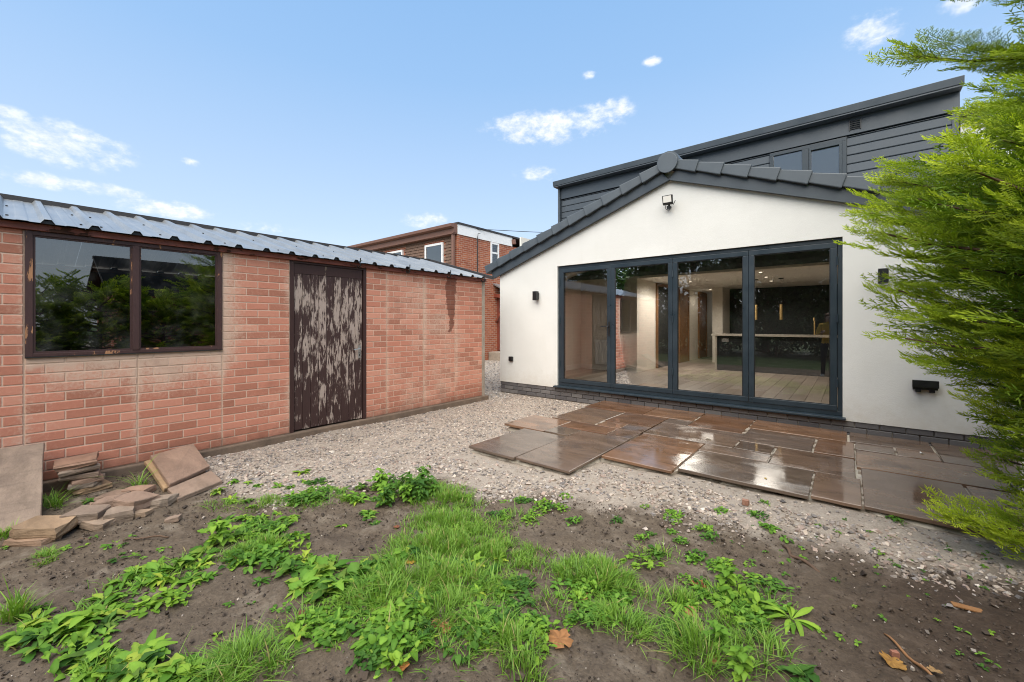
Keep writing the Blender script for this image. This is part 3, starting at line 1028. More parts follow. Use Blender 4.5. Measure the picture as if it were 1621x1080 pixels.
# hall doors and front door
def lining(y0, y1, dark):
    p = hpart('hall_door')
    MB().box(-3.80, -3.755, y0 - .07, y0, .285, 2.36).build('architrave', M['oak'], p)
    MB().box(-3.80, -3.755, y1, y1 + .07, .285, 2.36).build('architrave', M['oak'], p)
    MB().box(-3.80, -3.755, y0 - .07, y1 + .07, 2.36, 2.43).build('architrave', M['oak'], p)
    MB().box(-3.80, -3.775, y0, y1, .285, 2.36).build('door_leaf', M['dark' if dark else 'oak'], p)
lining(10.45, 11.25, True)
lining(12.2, 13.0, False)
lining(14.2, 15.0, False)
fd = hpart('front_door')
MB().box(-4.46 + .70, -3.12, 16.24, 16.3, .285, 2.36).build('door_leaf', M['oak'], fd)
MB().box(-3.50, -3.30, 16.22, 16.238, 1.35, 2.12).build('frosted_pane', M['doorlite'], fd)
MB().box(-3.56, -3.26, 16.215, 16.238, 1.17, 1.23).build('letter_plate', M['black'], fd)
# kitchen island
isl = empty('kitchen_island', (-1.1, 11.25, .285))
tag(isl, 'dark kitchen island with pale worktop seen through the folding glass doors', 'island')
il = tuple(-v for v in isl.location)
for nm, mt, bx_ in (('cabinet', 'kitchen', (-2.50, .55, 10.95, 11.6, .285, 1.115)), ('worktop', 'worktop', (-2.62, .6, 10.86, 11.68, 1.115, 1.155)),
                    ('end_panel', 'worktop', (-2.54, -2.503, 10.90, 11.64, .285, 1.115)), ('socket', 'steel', (-2.40, -2.25, 10.938, 10.949, .97, 1.06))):
    o = B(nm, M[mt], isl, *bx_, bevel=.003)
    o.location = il
o = MB().tube([(-.62, 11.5, 1.155), (-.62, 11.5, 1.48), (-.62, 11.46, 1.53), (-.62, 11.36, 1.53), (-.62, 11.33, 1.47)], .013, 8).build('tap', M['brass'], isl)
o.location = il
for k, (x, lab) in enumerate(((-1.72, 'left brass rod pendant hanging over the kitchen island'), (-1.22, 'right brass rod pendant hanging over the kitchen island'))):
    p = empty('pendant_lamp', (x, 11.2, 2.45))
    tag(p, lab, 'pendant lamp', 'pendants over the island')
    MB().tube([(0, 0, 0), (0, 0, -.60)], .004, 6).build('cord', M['black'], p)
    MB().tube([(0, 0, -.60), (0, 0, -.95)], .028, 14).build('brass_tube', M['brass'], p)
    MB().tube([(0, 0, -.02), (0, 0, .0)], .05, 14).build('ceiling_rose', M['black'], p)
# ceiling downlights, lit
names = ['nearest downlight of the pair above the hall opening', 'farther downlight of the pair above the hall opening',
         'farthest lit downlight above the hall, near the inner doors',
         'nearest lit downlight above the kitchen island', 'middle lit downlight above the kitchen island', 'farthest lit downlight above the kitchen island']
for k, (x, y) in enumerate(((-3.05, 9.72), (-3.07, 10.75), (-3.3, 13.6), (-1.40, 9.65), (-1.45, 10.74), (-1.49, 11.8))):
    p = empty('downlight', (x, y, 2.45))
    tag(p, names[k], 'downlight', 'ceiling downlights')
    MB().tube([(0, 0, -.004), (0, 0, .006)], .045, 16).build('bezel', M['white_upvc'], p)
    MB().tube([(0, 0, -.007), (0, 0, -.0045)], .032, 16).build('lens', M['lamp'], p)
    ld = bpy.data.lights.new('downlight_beam', 'SPOT')
    ld.energy = (72, 60, 12, 60, 16, 12)[k]
    ld.color = (1.0, .92, .82)
    ld.spot_size = R(168)
    ld.spot_blend = .3
    ld.shadow_soft_size = .30
    lo = bpy.data.objects.new('downlight_beam', ld)
    lo.location = (0, 0, -.02)
    link(lo, p)
# radiator
rad = empty('radiator', (-4.47, 9.13, .42))
tag(rad, 'white panel radiator on the back wall inside the folding doors', 'radiator')
mb = MB()
mb.box(-.36, .36, -.012, .012, 0, .60)
for k in range(17):
    xx = -.335 + k * .042
    mb.box(xx - .012, xx + .012, -.020, -.0121, .03, .57)
mb.build('panel', M['white_upvc'], rad)
MB().tube([(.39, 0, .06), (.37, 0, .06)], .018, 8).build('valve', M['steel'], rad)
MB().tube([(.39, 0, .09), (.39, 0, -.13)], .008, 8).build('pipe', M['steel'], rad)
MB().box(-.30, .30, .0121, .068, .1, .5).build('rear_panel', M['white_upvc'], rad)

# things on the outside wall
def wall_light(x, z, label):
    p = empty('wall_light', (x, YH, z))
    tag(p, label, 'wall light', 'up and down lights on the white wall')
    MB().box(-.045, .045, -.115, -.035, -.085, .085).build('body', M['black'], p, bevel=.004)
    MB().box(-.03, .03, -.035, -.001, -.055, .055).build('wall_bracket', M['black'], p, bevel=.002)
wall_light(-4.63, 1.935, 'black box wall light left of the folding doors')
wall_light(.295, 1.95, 'black box wall light half hidden by the conifer')
p = empty('floodlight', (-2.13, YH, 3.19))
tag(p, 'small black floodlight with sensor under the gable apex', 'floodlight')
mb = MB()
hd = [(-.075, -.14, .03), (.075, -.14, .03), (.075, -.105, .01), (-.075, -.105, .01), (-.075, -.165, .145), (.075, -.165, .145), (.075, -.125, .150), (-.075, -.125, .150)]
MB().hexa(hd).build('head', M['black'], p, bevel=.006)
MB().poly([(-.06, -.1455, .042), (.06, -.1455, .042), (.06, -.1672, .133), (-.06, -.1672, .133)]).build('lens', M['int_white'], p)
MB().tube([(0, -.002, .0), (0, -.05, .0), (0, -.11, .04)], .016, 8).build('arm', M['black'], p)
MB().tube([(-.005, -.07, -.045), (-.005, -.07, .0)], [.026, .03], 12).build('sensor', M['black'], p, smooth=False)
MB().tube([(.05, -.04, .02), (.085, -.07, .055), (.10, -.10, .06)], .006, 6).build('adjuster', M['black'], p)
MB().tube([(-.05, -.09, .02), (-.055, -.06, -.03), (-.02, -.02, -.06), (.0, -.004, -.02)], .004, 6).build('cable', M['black'], p)
p = empty('outdoor_socket', (-5.278, YH, .70))
tag(p, 'small square black socket low on the white wall near the garage', 'socket')
MB().box(-.045, .045, -.045, -.001, -.045, .045).build('box', M['black'], p, bevel=.004)
MB().box(-.038, .038, -.056, -.045, -.03, .038).build('cover', M['black'], p, bevel=.003)
p = empty('outdoor_socket', (.64, YH, .72))
tag(p, 'black twin outdoor socket low on the white wall behind the conifer', 'socket')
MB().box(-.10, .10, -.06, -.001, -.045, .055).build('box', M['black'], p, bevel=.005)
MB().box(-.105, .105, -.085, -.0605, -.02, .06).build('cover', M['black'], p, bevel=.006)
for q in (-.055, .055):
    MB().box(q - .022, q + .022, -.055, -.01, -.075, -.0455).build('cable_gland', M['black'], p, bevel=.003)

# ------------------------------------------------------------------ garage
XG, GY0, GY1, GZ = -5.26, -1.30, 5.64, 2.175
gar = empty('garage', (-7.0, 2.2, 0))
tag(gar, 'red brick-panel garage with metal roof and peeling brown door', 'garage')
GP = tuple(-v for v in gar.location)
def gpart(name, parent=gar):
    return empty(name, GP, gar)
def gb(name, mat, box, bevel=0.0):
    o = B(name, M[mat], gar, *box, bevel=bevel)
    o.location = GP
    return o
CH = .0823
DY0, DY1 = 2.20, 3.185
panels = [(-1.285, -.600), (-.594, .093), (.099, .794), (.800, 1.481), (1.487, 2.180), (3.205, 3.537), (3.543, 4.212), (4.218, 4.888), (4.894, 5.565)]
quota = []
jobs = []
for pi, (a, b) in enumerate(panels):
    wp = gpart('wall_panel')
    top = 1.118 if pi in (2, 3) else GZ
    MB().box(XG - .06, XG - .0065, a, b, .075, top).build('panel_slab', M['gjoint'], wp)
    z = .082
    row = 0
    while z < top - .02:
        h = min(CH - .011, top - z)
        off = -.115 if (row + pi) % 2 else 0.0
        y = a + off + .004
        while y < b - .02:
            y0, y1 = max(y, a + .004), min(y + .221, b - .004)
            if y1 - y0 > .03 and h > .03:
                jobs.append((wp, y0, y1, z, h))
            y += .231
        z += CH
        row += 1
def ysz(j):
    yc = (j[1] + j[2]) / 2
    d = 5.26 * .633 + yc * .774
    vis = yc > .0
    return (j[2] - j[1]) * j[4] / d ** 2 * (1 if vis else 0)
order = sorted(jobs, key=lambda j: -ysz(j))
single, rest = order[:300], order[300:]
for (wp, y0, y1, z, h) in single:
    me = brick_mesh(y1 - y0, round(h, 3), .0045, .0028)
    if not me.materials:
        me.materials.append(M['gbrick'])
    o = bpy.data.objects.new('brick', me)
    o.location = (XG - .0064, y0, z)
    o.rotation_euler = (0, random.uniform(-.004, .004), R(90))
    link(o, wp)
V, F, A = [], [], []
for (wp, y0, y1, z, h) in rest:
    c = .0028
    x0, x1 = XG - .0068, XG - .0019
    b0 = len(V)
    V += [(x0, y0, z), (x0, y1, z), (x0, y1, z + h), (x0, y0, z + h), (x1 - c, y0, z), (x1 - c, y1, z), (x1 - c, y1, z + h), (x1 - c, y0, z + h),
          (x1, y0 + c, z + c), (x1, y1 - c, z + c), (x1, y1 - c, z + h - c), (x1, y0 + c, z + h - c)]
    A += [random.random()] * 12
    F.append((b0 + 8, b0 + 9, b0 + 10, b0 + 11))
    for k in range(4):
        j = (k + 1) % 4
        F += [(b0 + k, b0 + j, b0 + 4 + j, b0 + 4 + k), (b0 + 4 + k, b0 + 4 + j, b0 + 8 + j, b0 + 8 + k)]
o = mesh_np('brickwork', V, F, M['gbrick'], gar, False, {'rnd': A})
o.location = GP
tag(o, kind='stuff')
for ys_ in (-.597, .096, .797, 1.484, 3.540, 4.215, 4.891):
    zt_ = 1.117 if ys_ == .797 else GZ
    gb('joint_strip', 'gjoint', (XG - .05, XG - .011, ys_ - .006, ys_ + .006, .074, zt_ if ys_ not in (.096, 1.484) else GZ))
# corner post, base, other walls
gb('corner_post', 'concrete', (XG - .09, XG + .002, 5.568, GY1, .0, GZ), .008)
gb('base_slab', 'stained', (-8.78, XG + .055, GY0 - .03, GY1 + .05, -.06, .072), .012)
gb('end_wall', 'farbrick', (-8.75, XG - .09, GY1 - .07, GY1 - .002, .073, GZ))
gb('end_wall', 'farbrick', (-8.75, XG - .061, GY0, GY0 + .07, .073, GZ))
gb('back_wall', 'dark', (-8.75, -8.69, GY0 + .07, GY1 - .07, .073, GZ))
o = MB().prism([(-8.75, GZ), (XG - .01, GZ), (-7.0, 2.74)], 'y', GY1 - .07, GY1 - .01).build('gable_panel', M['ridgedark'], gar)
o.location = GP
o = MB().prism([(-8.75, GZ), (XG - .01, GZ), (-7.0, 2.74)], 'y', GY0 + .01, GY0 + .07).build('gable_panel', M['ridgedark'], gar)
o.location = GP
gb('eaves_board', 'fasciared', (XG - .02, XG + .035, GY0, GY1 + .01, GZ + .002, 2.232), .003)
gb('eaves_board', 'fasciared', (-8.79, -8.73, GY0, GY1 + .01, GZ + .002, 2.232), .003)
# roof sheets: box-rib profile
XE, ZE, XRD, ZRD = XG + .11, 2.232, -7.0, 2.742
rib0, pitch = .223 - .277 * 6, .277
def sheet(y0, y1, ribs, side):
    def x_(t):
        return XE + (XRD - XE) * t if side > 0 else (-14.0 - XE) + (XRD - (-14.0 - XE)) * t
    ys = [(y0, 0)]
    for rb in ribs:
        ys += [(rb - .042, 0), (rb - .020, .034), (rb + .020, .034), (rb + .042, 0)]
        if rb + pitch - .1 < y1:
            ys += [(rb + pitch * .36, 0), (rb + pitch * .40, .004), (rb + pitch * .60, .004), (rb + pitch * .64, 0)]
    ys.append((y1, 0))
    mb = MB()
    n = len(ys)
    for th in (0, -.0025):
        for t in (0, 1):
            for (y, h) in ys:
                mb.v.append((x_(t), y, ZE + (ZRD - ZE) * t + h + th))
    for k in range(n - 1):
        mb.f.append((k, k + 1, n + k + 1, n + k))
        mb.f.append((2 * n + k, 3 * n + k, 3 * n + k + 1, 2 * n + k + 1))
        mb.f.append((k, 2 * n + k, 2 * n + k + 1, k + 1))
    mb.f.append((0, n, 3 * n, 2 * n))
    mb.f.append((n - 1, 3 * n - 1, 4 * n - 1, 2 * n - 1)[::-1] if False else (n - 1, 3 * n - 1, 4 * n - 1, 2 * n - 1))
    o = mb.build('roof_sheet', M['roofmetal'], gar)
    o.location = GP
    return o
allribs = [rib0 + pitch * k for k in range(26) if rib0 + pitch * k < GY1 + .02]
for k in range(0, len(allribs), 4):
    rb = allribs[k:k + 4]
    y0 = rb[0] - pitch * .48
    y1 = rb[-1] + pitch * .515
    sheet(y0, min(y1, GY1 + .09), rb, 1)
    sheet(y0, min(y1, GY1 + .09), rb, -1)
# dark closers in the rib ends, fixings, old gutter brackets, ridge flashing
for rb in allribs:
    for xa, xb in ((XG - .02, XG + .085), (-8.83, -8.72)):
        o = MB().prism([(rb - .046, 2.2325), (rb + .046, 2.2325), (rb + .021, 2.259), (rb - .021, 2.259)], 'x', xa, xb).build('rib_closer', M['black'], gar)
        o.location = GP
mb = MB()
for k, rb in enumerate(allribs):
    for t in (.12, .55):
        yy = rb + pitch * (.22 if k % 2 else .75)
        xx = XE + (XRD - XE) * t
        zz = ZE + (ZRD - ZE) * t
        mb.tube([(xx, yy, zz), (xx, yy, zz + .008)], .009, 6)
o = mb.build('roof_bolts', M['black'], gar)
o.location = GP
tag(o, kind='stuff')
for yy in (3.03, 3.84, 4.66, 5.48):
    mb = MB()
    pts = [(XE - .01 + .045 * math.cos(t), yy, 2.212 + .045 * math.sin(t)) for t in np.linspace(R(200), R(380), 9)]
    mb.tube(pts, .009, 6)
    mb.box(XE - .075, XE + .03, yy - .012, yy + .012, 2.235, 2.245)
    mb.tube([(XE + .03, yy, 2.24), (XE + .035, yy, 2.29)], .008, 6)
    o = mb.build('gutter_bracket', M['black'], gar)
    o.location = GP
o = MB().hexa([(-7.10, GY0, 2.725), (-6.94, GY0, 2.725), (-6.94, GY1 + .1, 2.725), (-7.10, GY1 + .1, 2.725),
               (-7.10, GY0, 2.762), (-6.94, GY0, 2.780), (-6.94, GY1 + .1, 2.780), (-7.10, GY1 + .1, 2.762)]).build('ridge_flashing', M['ridgedark'], gar)
o.location = GP
o = MB().hexa([(XE + .01, GY1 + .07, 2.225), (XE + .01, GY1 + .115, 2.225), (XRD, GY1 + .115, 2.735), (XRD, GY1 + .07, 2.735),
               (XE + .01, GY1 + .07, 2.285), (XE + .01, GY1 + .115, 2.285), (XRD, GY1 + .115, 2.80), (XRD, GY1 + .07, 2.80)]).build('verge_flashing', M['ridgedark'], gar)
o.location = GP
# window
win = gpart('window')
wy0, wy1, wz0, wz1 = .099, 1.481, 1.125, GZ
mb = MB()
x0, x1 = XG - .055, XG + .012
mb.box(x0, x1, wy0, wy0 + .045, wz0, wz1).box(x0, x1, wy1 - .045, wy1, wz0, wz1)
mb.box(x0, x1, wy0 + .045, wy1 - .045, wz0, wz0 + .030).box(x0, x1, wy0 + .045, wy1 - .045, wz1 - .035, wz1)
mb.box(x0, x1 + .006, .758, .808, wz0 + .030, wz1 - .035)
mb.build('frame', M['winframe'], win, bevel=.003)
for (a, b) in ((wy0 + .045, .758), (.808, wy1 - .045)):
    mb = MB()
    q = .014
    za, zb = wz0 + .030, wz1 - .035
    mb.box(XG - .02, XG + .001, a, a + q, za, zb).box(XG - .02, XG + .001, b - q, b, za, zb)
    mb.box(XG - .02, XG + .001, a + q, b - q, za, za + q).box(XG - .02, XG + .001, a + q, b - q, zb - q, zb)
    mb.build('glazing_bead', M['winframe'], win)
    MB().poly([(XG - .012, a, za), (XG - .012, b, za), (XG - .012, b, zb), (XG - .012, a, zb)]).build('pane', M['oldglass'], win)
MB().box(XG - .055, XG + .022, wy0, wy1, 1.1185, 1.1245).build('sill_strip', M['dark'], win)
# door
dr = gpart('door')
dz1 = 2.155
mb = MB()
mb.box(XG - .06, XG + .004, 2.183, 2.228, .073, GZ).box(XG - .06, XG + .004, 3.158, 3.203, .073, GZ).box(XG - .06, XG + .004, 2.228, 3.158, 2.150, GZ)
mb.build('frame', M['doorframe'], dr, bevel=.003)
py0, py1 = 2.236, 3.150
npk = 9
edges = np.linspace(py0, py1, npk + 1)
for k in range(npk):
    a, b = edges[k] + .0012, edges[k + 1] - .0012
    zb = .088 + random.uniform(0, .008)
    xo = random.uniform(-.0015, .0015)
    xf = XG - .016 + xo
    mb = MB()
    v = .005
    mb.prism([(XG - .045, a), (XG - .045, b), (xf - v, b), (xf, b - v), (xf, a + v), (xf - v, a)], 'z', zb, 2.022)
    mb.build('plank', M['door'], dr)
MB().box(XG - .05, XG - .012, py0, py1, 2.024, 2.147).build('top_rail', M['doorframe'], dr, bevel=.002)
mb = MB()
mb.box(XG - .014, XG - .006, 3.085, 3.125, .93, 1.10)
mb.tube([(XG - .006, 3.105, 1.055), (XG + .034, 3.105, 1.055), (XG + .042, 3.09, 1.055), (XG + .042, 2.995, 1.052)], .009, 8)
mb.build('lever_handle', M['steel'], dr, bevel=.001)
MB().box(XG - .013, XG - .004, 3.0985, 3.1115, .955, .985).build('keyhole', M['black'], dr)

# ------------------------------------------------------------------ neighbouring houses
nb = empty('brick_house', (-14, 14, 0))
tag(nb, 'red brick neighbour house with brown tile-hung dormer behind the garage', 'house')
NP = tuple(-v for v in nb.location)
def nbp(mb, name, mat, bevel=0.0):
    o = mb.build(name, M[mat], nb, bevel)
    o.location = NP
    return o
NX, NY = -10.9, 10.27
nbp(MB().box(NX - 9, NX, NY + .0, NY + 8, -.05, 4.62), 'wall', 'farbrick')
nbp(MB().box(NX - .0, NX + .03, NY - .02, NY + 3.05, 4.62, 4.98), 'white_fascia', 'white_upvc')
nbp(MB().box(NX - 9.1, NX + .06, NY - .05, NY + 8, 4.985, 5.05), 'flat_roof', 'ridgedark')
nbp(MB().box(NX - 9.1, NX - .02, NY - .22, NY - .02, 4.62, 4.66), 'soffit', 'brownpaint')
nbp(MB().prism([(NY - .34, 4.86), (NY - .23, 4.82), (NY - .20, 4.96), (NY - .35, 4.96)], 'x', NX - 9.1, NX + .02), 'gutter', 'brownpaint')
nbp(MB().box(NX - 9, NX - .0, NY - .20, NY - .03, 4.66, 4.985), 'fascia_board', 'brownpaint')
nbp(MB().tube([(NX - .12, NY - .12, 4.7), (NX - .12, NY - .12, 2.2)], .07, 8), 'downpipe', 'brownpaint')
nbp(MB().box(NX - .30, NX - .2, NY - .04, NY + .0, 2.4, 4.62), 'corner_board', 'brownpaint')
# hung tiles on the dormer front (small: one joined part)
V, F = [], []
for row in range(20):
    z = 2.4 + row * .112
    x = NX - 8.8 + (.0825 if row % 2 else 0)
    while x < NX - .32:
        inw = [(-12.70, -11.62, 2.9, 4.47), (-16.9, -14.05, 2.9, 4.47)]
        if not any(a - .12 < x < b - .04 and z < d for a, b, c, d in inw):
            b0 = len(V)
            y1, y0 = NY - .012, NY - .040
            V += [(x + .004, y0, z), (x + .161, y0, z), (x + .161, y1, z + .125), (x + .004, y1, z + .125),
                  (x + .004, NY, z), (x + .161, NY, z), (x + .161, NY, z + .125), (x + .004, NY, z + .125)]
            F += [(b0, b0 + 1, b0 + 2, b0 + 3), (b0 + 4, b0 + 5, b0 + 1, b0), (b0, b0 + 3, b0 + 7, b0 + 4), (b0 + 1, b0 + 5, b0 + 6, b0 + 2)]
        x += .165
o = mesh_np('tile_hanging', V, F, M['hungtile'], nb)
o.location = NP
tag(o, kind='stuff')
for (a, b, z0, z1) in ((-12.68, -11.64, 2.9, 4.42), (-16.85, -14.1, 2.9, 4.42)):
    wn = empty('window', NP, nb)
    mb = MB()
    f = .08
    mb.box(a, b, NY - .07, NY - .001, z1 - f, z1).box(a, a + f, NY - .07, NY - .001, z0, z1 - f).box(b - f, b, NY - .07, NY - .001, z0, z1 - f).box(a + f, b - f, NY - .07, NY - .001, z0, z0 + f)
    mb.build('frame', M['white_upvc'], wn)
    MB().poly([(a + f, NY - .045, z0 + f), (b - f, NY - .045, z0 + f), (b - f, NY - .045, z1 - f), (a + f, NY - .045, z1 - f)]).build('pane', M['farglass'], wn)
    MB().box(a + f, b - f, NY - .03, NY - .02, z0 + .8, z1 - f).build('pale_backing', M['int_white'], wn)
wn = empty('window', NP, nb)
a, b, z0, z1 = NY + 1.72, NY + 2.20, 3.55, 4.60
f = .07
mb = MB()
mb.box(NX, NX + .05, a, b, z1 - f, z1).box(NX, NX + .05, a, b, z0, z0 + f).box(NX, NX + .05, a, a + f, z0 + f, z1 - f).box(NX, NX + .05, b - f, b, z0 + f, z1 - f)
mb.box(NX, NX + .05, a + f, b - f, 4.16, 4.16 + f)
mb.build('frame', M['white_upvc'], wn)
MB().poly([(NX + .02, a + f, z0 + f), (NX + .02, b - f, z0 + f), (NX + .02, b - f, z1 - f), (NX + .02, a + f, z1 - f)]).build('pane', M['farglass'], wn)
nbp(MB().tube([(NX + .04, NY + 3.1, 4.9), (NX + .06, NY + 3.12, 4.72)], .10, 8), 'hopper', 'brownpaint')
nbp(MB().tube([(NX + .06, NY + .95, 4.62), (NX + .06, NY + .95, 2.5)], .018, 6), 'cable', 'black')
nbp(MB().tube([(NX + .06, NY + .95, 4.62), (NX + .14, NY + .90, 4.78), (NX + .10, NY + 1.06, 4.8)], .012, 6), 'cable_bracket', 'black')
# porch at the side door
nbp(MB().box(NX - .02, NX + .04, NY + 2.30, NY + 2.75, .35, 2.35), 'side_door', 'white_upvc')
nbp(MB().box(NX, NX + .08, NY + 2.14, NY + 2.29, .35, 2.45), 'door_post', 'porchred')
nbp(MB().box(NX, NX + .10, NY + 2.76, NY + 2.92, .35, 2.45), 'door_post', 'brownpaint')
nbp(MB().hexa([(NX, NY + 1.95, 2.46), (NX + .8, NY + 1.95, 2.36), (NX + .8, NY + 3.3, 2.36), (NX, NY + 3.3, 2.46),
               (NX, NY + 1.95, 2.60), (NX + .8, NY + 1.95, 2.50), (NX + .8, NY + 3.3, 2.50), (NX, NY + 3.3, 2.60)]), 'porch_beam', 'porchred')
nbp(MB().hexa([(NX + .0, NY + 2.0, 1.5), (NX + .08, NY + 2.0, 1.5), (NX + .7, NY + 2.0, 2.34), (NX + .6, NY + 2.0, 2.34),
               (NX + .0, NY + 2.1, 1.5), (NX + .08, NY + 2.1, 1.5), (NX + .7, NY + 2.1, 2.34), (NX + .6, NY + 2.1, 2.34)]), 'porch_brace', 'porchred')
nbp(MB().hexa([(NX, NY + 1.9, 2.95), (NX + .9, NY + 1.9, 2.52), (NX + .9, NY + 3.35, 2.52), (NX, NY + 3.35, 2.95),
               (NX, NY + 1.9, 3.0), (NX + .9, NY + 1.9, 2.57), (NX + .9, NY + 3.35, 2.57), (NX, NY + 3.35, 3.0)]), 'canopy', 'roofmetal')
nbp(MB().box(NX + .02, NX + .9, NY + 1.6, NY + 3.6, -.05, .32), 'step', 'concrete', .02)

ns = empty('semi_house', (4.5, 13, 0))
tag(ns, 'white clad dormer house adjoining on the far side of the conifer', 'house')
SP = tuple(-v for v in ns.location)
for nm, mt, bx_ in (('wall', 'render_white', (1.36, 8.0, 9.4, 16.5, -.05, 2.6)), ('flat_roof', 'ridgedark', (1.34, 8.0, 9.5, 14, 4.66, 4.74))):
    o = B(nm, M[mt], ns, *bx_)
    o.location = SP
z = 2.6
while z < 4.6:
    o = B('cladding_board', M['white_upvc'], ns, 1.36, 8.0, 9.62, 9.70, z, z + .142, bevel=.004)
    o.location = SP
    z += .15
o = B('dormer_core', M['dark'], ns, 1.37, 8.0, 9.70, 13.8, 2.6, 4.65)
o.location = SP

# dark-roofed bungalow beyond the hedge (seen mirrored in the garage window)
nr = empty('bungalow', (12, 8, 0))
tag(nr, 'bungalow with dark tiled roof mirrored in the garage window', 'house')
RP = tuple(-v for v in nr.location)
o = B('wall', M['farbrick'], nr, 9.4, 15.6, 2.6, 14.6, -.05, 2.5)
o.location = RP
o = MB().hexa([(8.9, 2.2, 2.40), (12.5, 2.2, 3.95), (12.5, 15, 3.95), (8.9, 15, 2.40), (8.9, 2.2, 2.5), (12.5, 2.2, 4.05), (12.5, 15, 4.05), (8.9, 15, 2.5)]).build('roof_slope', M['ridgedark'], nr)
o.location = RP
o = MB().hexa([(12.5, 2.2, 3.95), (16.1, 2.2, 2.4), (16.1, 15, 2.4), (12.5, 15, 3.95), (12.5, 2.2, 4.05), (16.1, 2.2, 2.5), (16.1, 15, 2.5), (12.5, 15, 4.05)]).build('roof_slope', M['ridgedark'], nr)
o.location = RP
mb = MB()
for k in range(13):
    t = k / 13
    xx, zz = 8.9 + 3.6 * t, 2.5 + 1.55 * t
    mb.box(xx - .02, xx + .26, 2.15, 15.05, zz + .02, zz + .125)
o = mb.build('tile_courses', M['ridgedark'], nr)
o.location = RP
tag(o, kind='stuff')

# overhead wire
wr = MB().tube([(-11, 10.9, 4.95)] + [(-11 + 9 * t, 10.9 + 22 * t, 4.95 + 2.4 * t - 1.1 * t * (1 - t)) for t in np.linspace(.1, 1, 8)], .012, 5).build('overhead_wire', M['black'])
tag(wr, 'thin overhead wire rising from the brick house across the sky', 'wire')

# ------------------------------------------------------------------ gravel, crumbs
def in_patio(x, y):
    m = np.zeros(len(x), bool)
    for (x0, x1, y0, y1) in slabs:
        m |= (x > x0 - .015) & (x < x1 + .015) & (y > y0 - .015) & (y < y1 + .015)
    return m

CUBE = np.array([(-1, -1, -1), (1, -1, -1), (1, 1, -1), (-1, 1, -1), (-1, -1, 1), (1, -1, 1), (1, 1, 1), (-1, 1, 1)], float)
CF = np.array([(3, 2, 1, 0), (4, 5, 6, 7), (0, 1, 5, 4), (1, 2, 6, 5), (2, 3, 7, 6), (3, 0, 4, 7)])
def rot_rand(n):
    q = rng.normal(size=(n, 4))
    q /= np.linalg.norm(q, axis=1)[:, None]
    w, x, y, z = q.T
    return np.stack([np.stack([1 - 2 * (y * y + z * z), 2 * (x * y - z * w), 2 * (x * z + y * w)], -1),
                     np.stack([2 * (x * y + z * w), 1 - 2 * (x * x + z * z), 2 * (y * z - x * w)], -1),
                     np.stack([2 * (x * z - y * w), 2 * (y * z + x * w), 1 - 2 * (x * x + y * y)], -1)], 1)
def scatter_stones(name, x, y, z, size, cols, flat=.65):
    n = len(x)
    shape = CUBE[None] * rng.uniform(.45, 1.0, (n, 8, 1)) * rng.uniform(.75, 1.25, (n, 8, 3))
    shape *= np.stack([np.ones(n), rng.uniform(.6, 1, n), rng.uniform(.45, .85, n)], -1)[:, None]
    Rm = rot_rand(n)
    P = np.einsum('nij,nkj->nki', Rm, shape) * (size * .5)[:, None, None]
    P[:, :, 2] *= flat
    P += np.stack([x, y, z + size * .12], -1)[:, None]
    F = (CF[None] + (np.arange(n) * 8)[:, None, None]).reshape(-1, 4)
    tint = np.repeat(cols, 8, 0)
    o = mesh_np(name, P.reshape(-1, 3), F, M['stones'], None, False, {'tint': tint})
    return o
PAL = np.array([(.36, .31, .27), (.45, .39, .34), (.30, .27, .25), (.52, .46, .40), (.25, .235, .23), (.40, .32, .28), (.33, .31, .30), (.60, .56, .51), (.17, .16, .155)])
n = 90000
x = rng.uniform(-5.25, 1.95, n)
y = rng.uniform(.9, 7.6, n)
e = y - grav_edge(np.clip(x, -5.3, 1.9))
prob = np.clip((e + .30 + .14 * np.sin(x * 5.3) + .10 * np.sin(x * 13.1 + y * 7)) / .48, 0, 1) ** 2.2
keep = (rng.random(n) < prob) & ~in_patio(x, y)
keep &= ~((y > 6.42) & (x > -5.6))
keep &= ~((x > -5.5) & (x < 1.9) & (y > 4.0) & (x > -1.9))
# strewn fines rather than stones along the patio front (mortar spill)
front = np.where(x > -1.25, 3.86, np.where(x > -1.93, 3.74, 3.15))
spill = (y > front - .22) & (x > -3.2)
keep &= ~(spill & (rng.random(n) < .72))
x, y = x[keep], y[keep]
far = np.clip((np.hypot(x, y) - 3.5) / 3, 0, 1)
size = rng.lognormal(math.log(.0185), .36, len(x)) * np.where(y < grav_edge(np.clip(x, -5.3, 1.9)) + .45, 1.1, .92)
size = np.clip(size, .007, .055)
base = PAL[rng.choice(len(PAL), len(x), p=[.16, .16, .14, .12, .10, .12, .10, .05, .05])]
cols = base * rng.uniform(.85, 1.6, (len(x), 1)) * np.array((.78, .735, .70))
gravel = scatter_stones('gravel', x, y, ground_h(x, y), size, cols)
tag(gravel, 'pinkish grey crushed gravel strewn between garage, patio and soil', 'gravel', kind='stuff')
# gravel on the far drive between the two houses
n = 9000
x = rng.uniform(-10.8, -5.0, n)
y = rng.uniform(5.75, 13, n)
keep = ~((x > -5.57) & (y > 6.4)) & ~((x > -5.3) & (y < 5.9) & (x < -5.2))
x, y = x[keep], y[keep]
cols = PAL[rng.choice(len(PAL), len(x))] * rng.uniform(.8, 1.2, (len(x), 1))
drv = scatter_stones('drive_gravel', x, y, ground_h(x, y), rng.uniform(.02, .05, len(x)), cols)
tag(drv, 'pale gravel of the drive beyond the garage corner', 'gravel', kind='stuff')

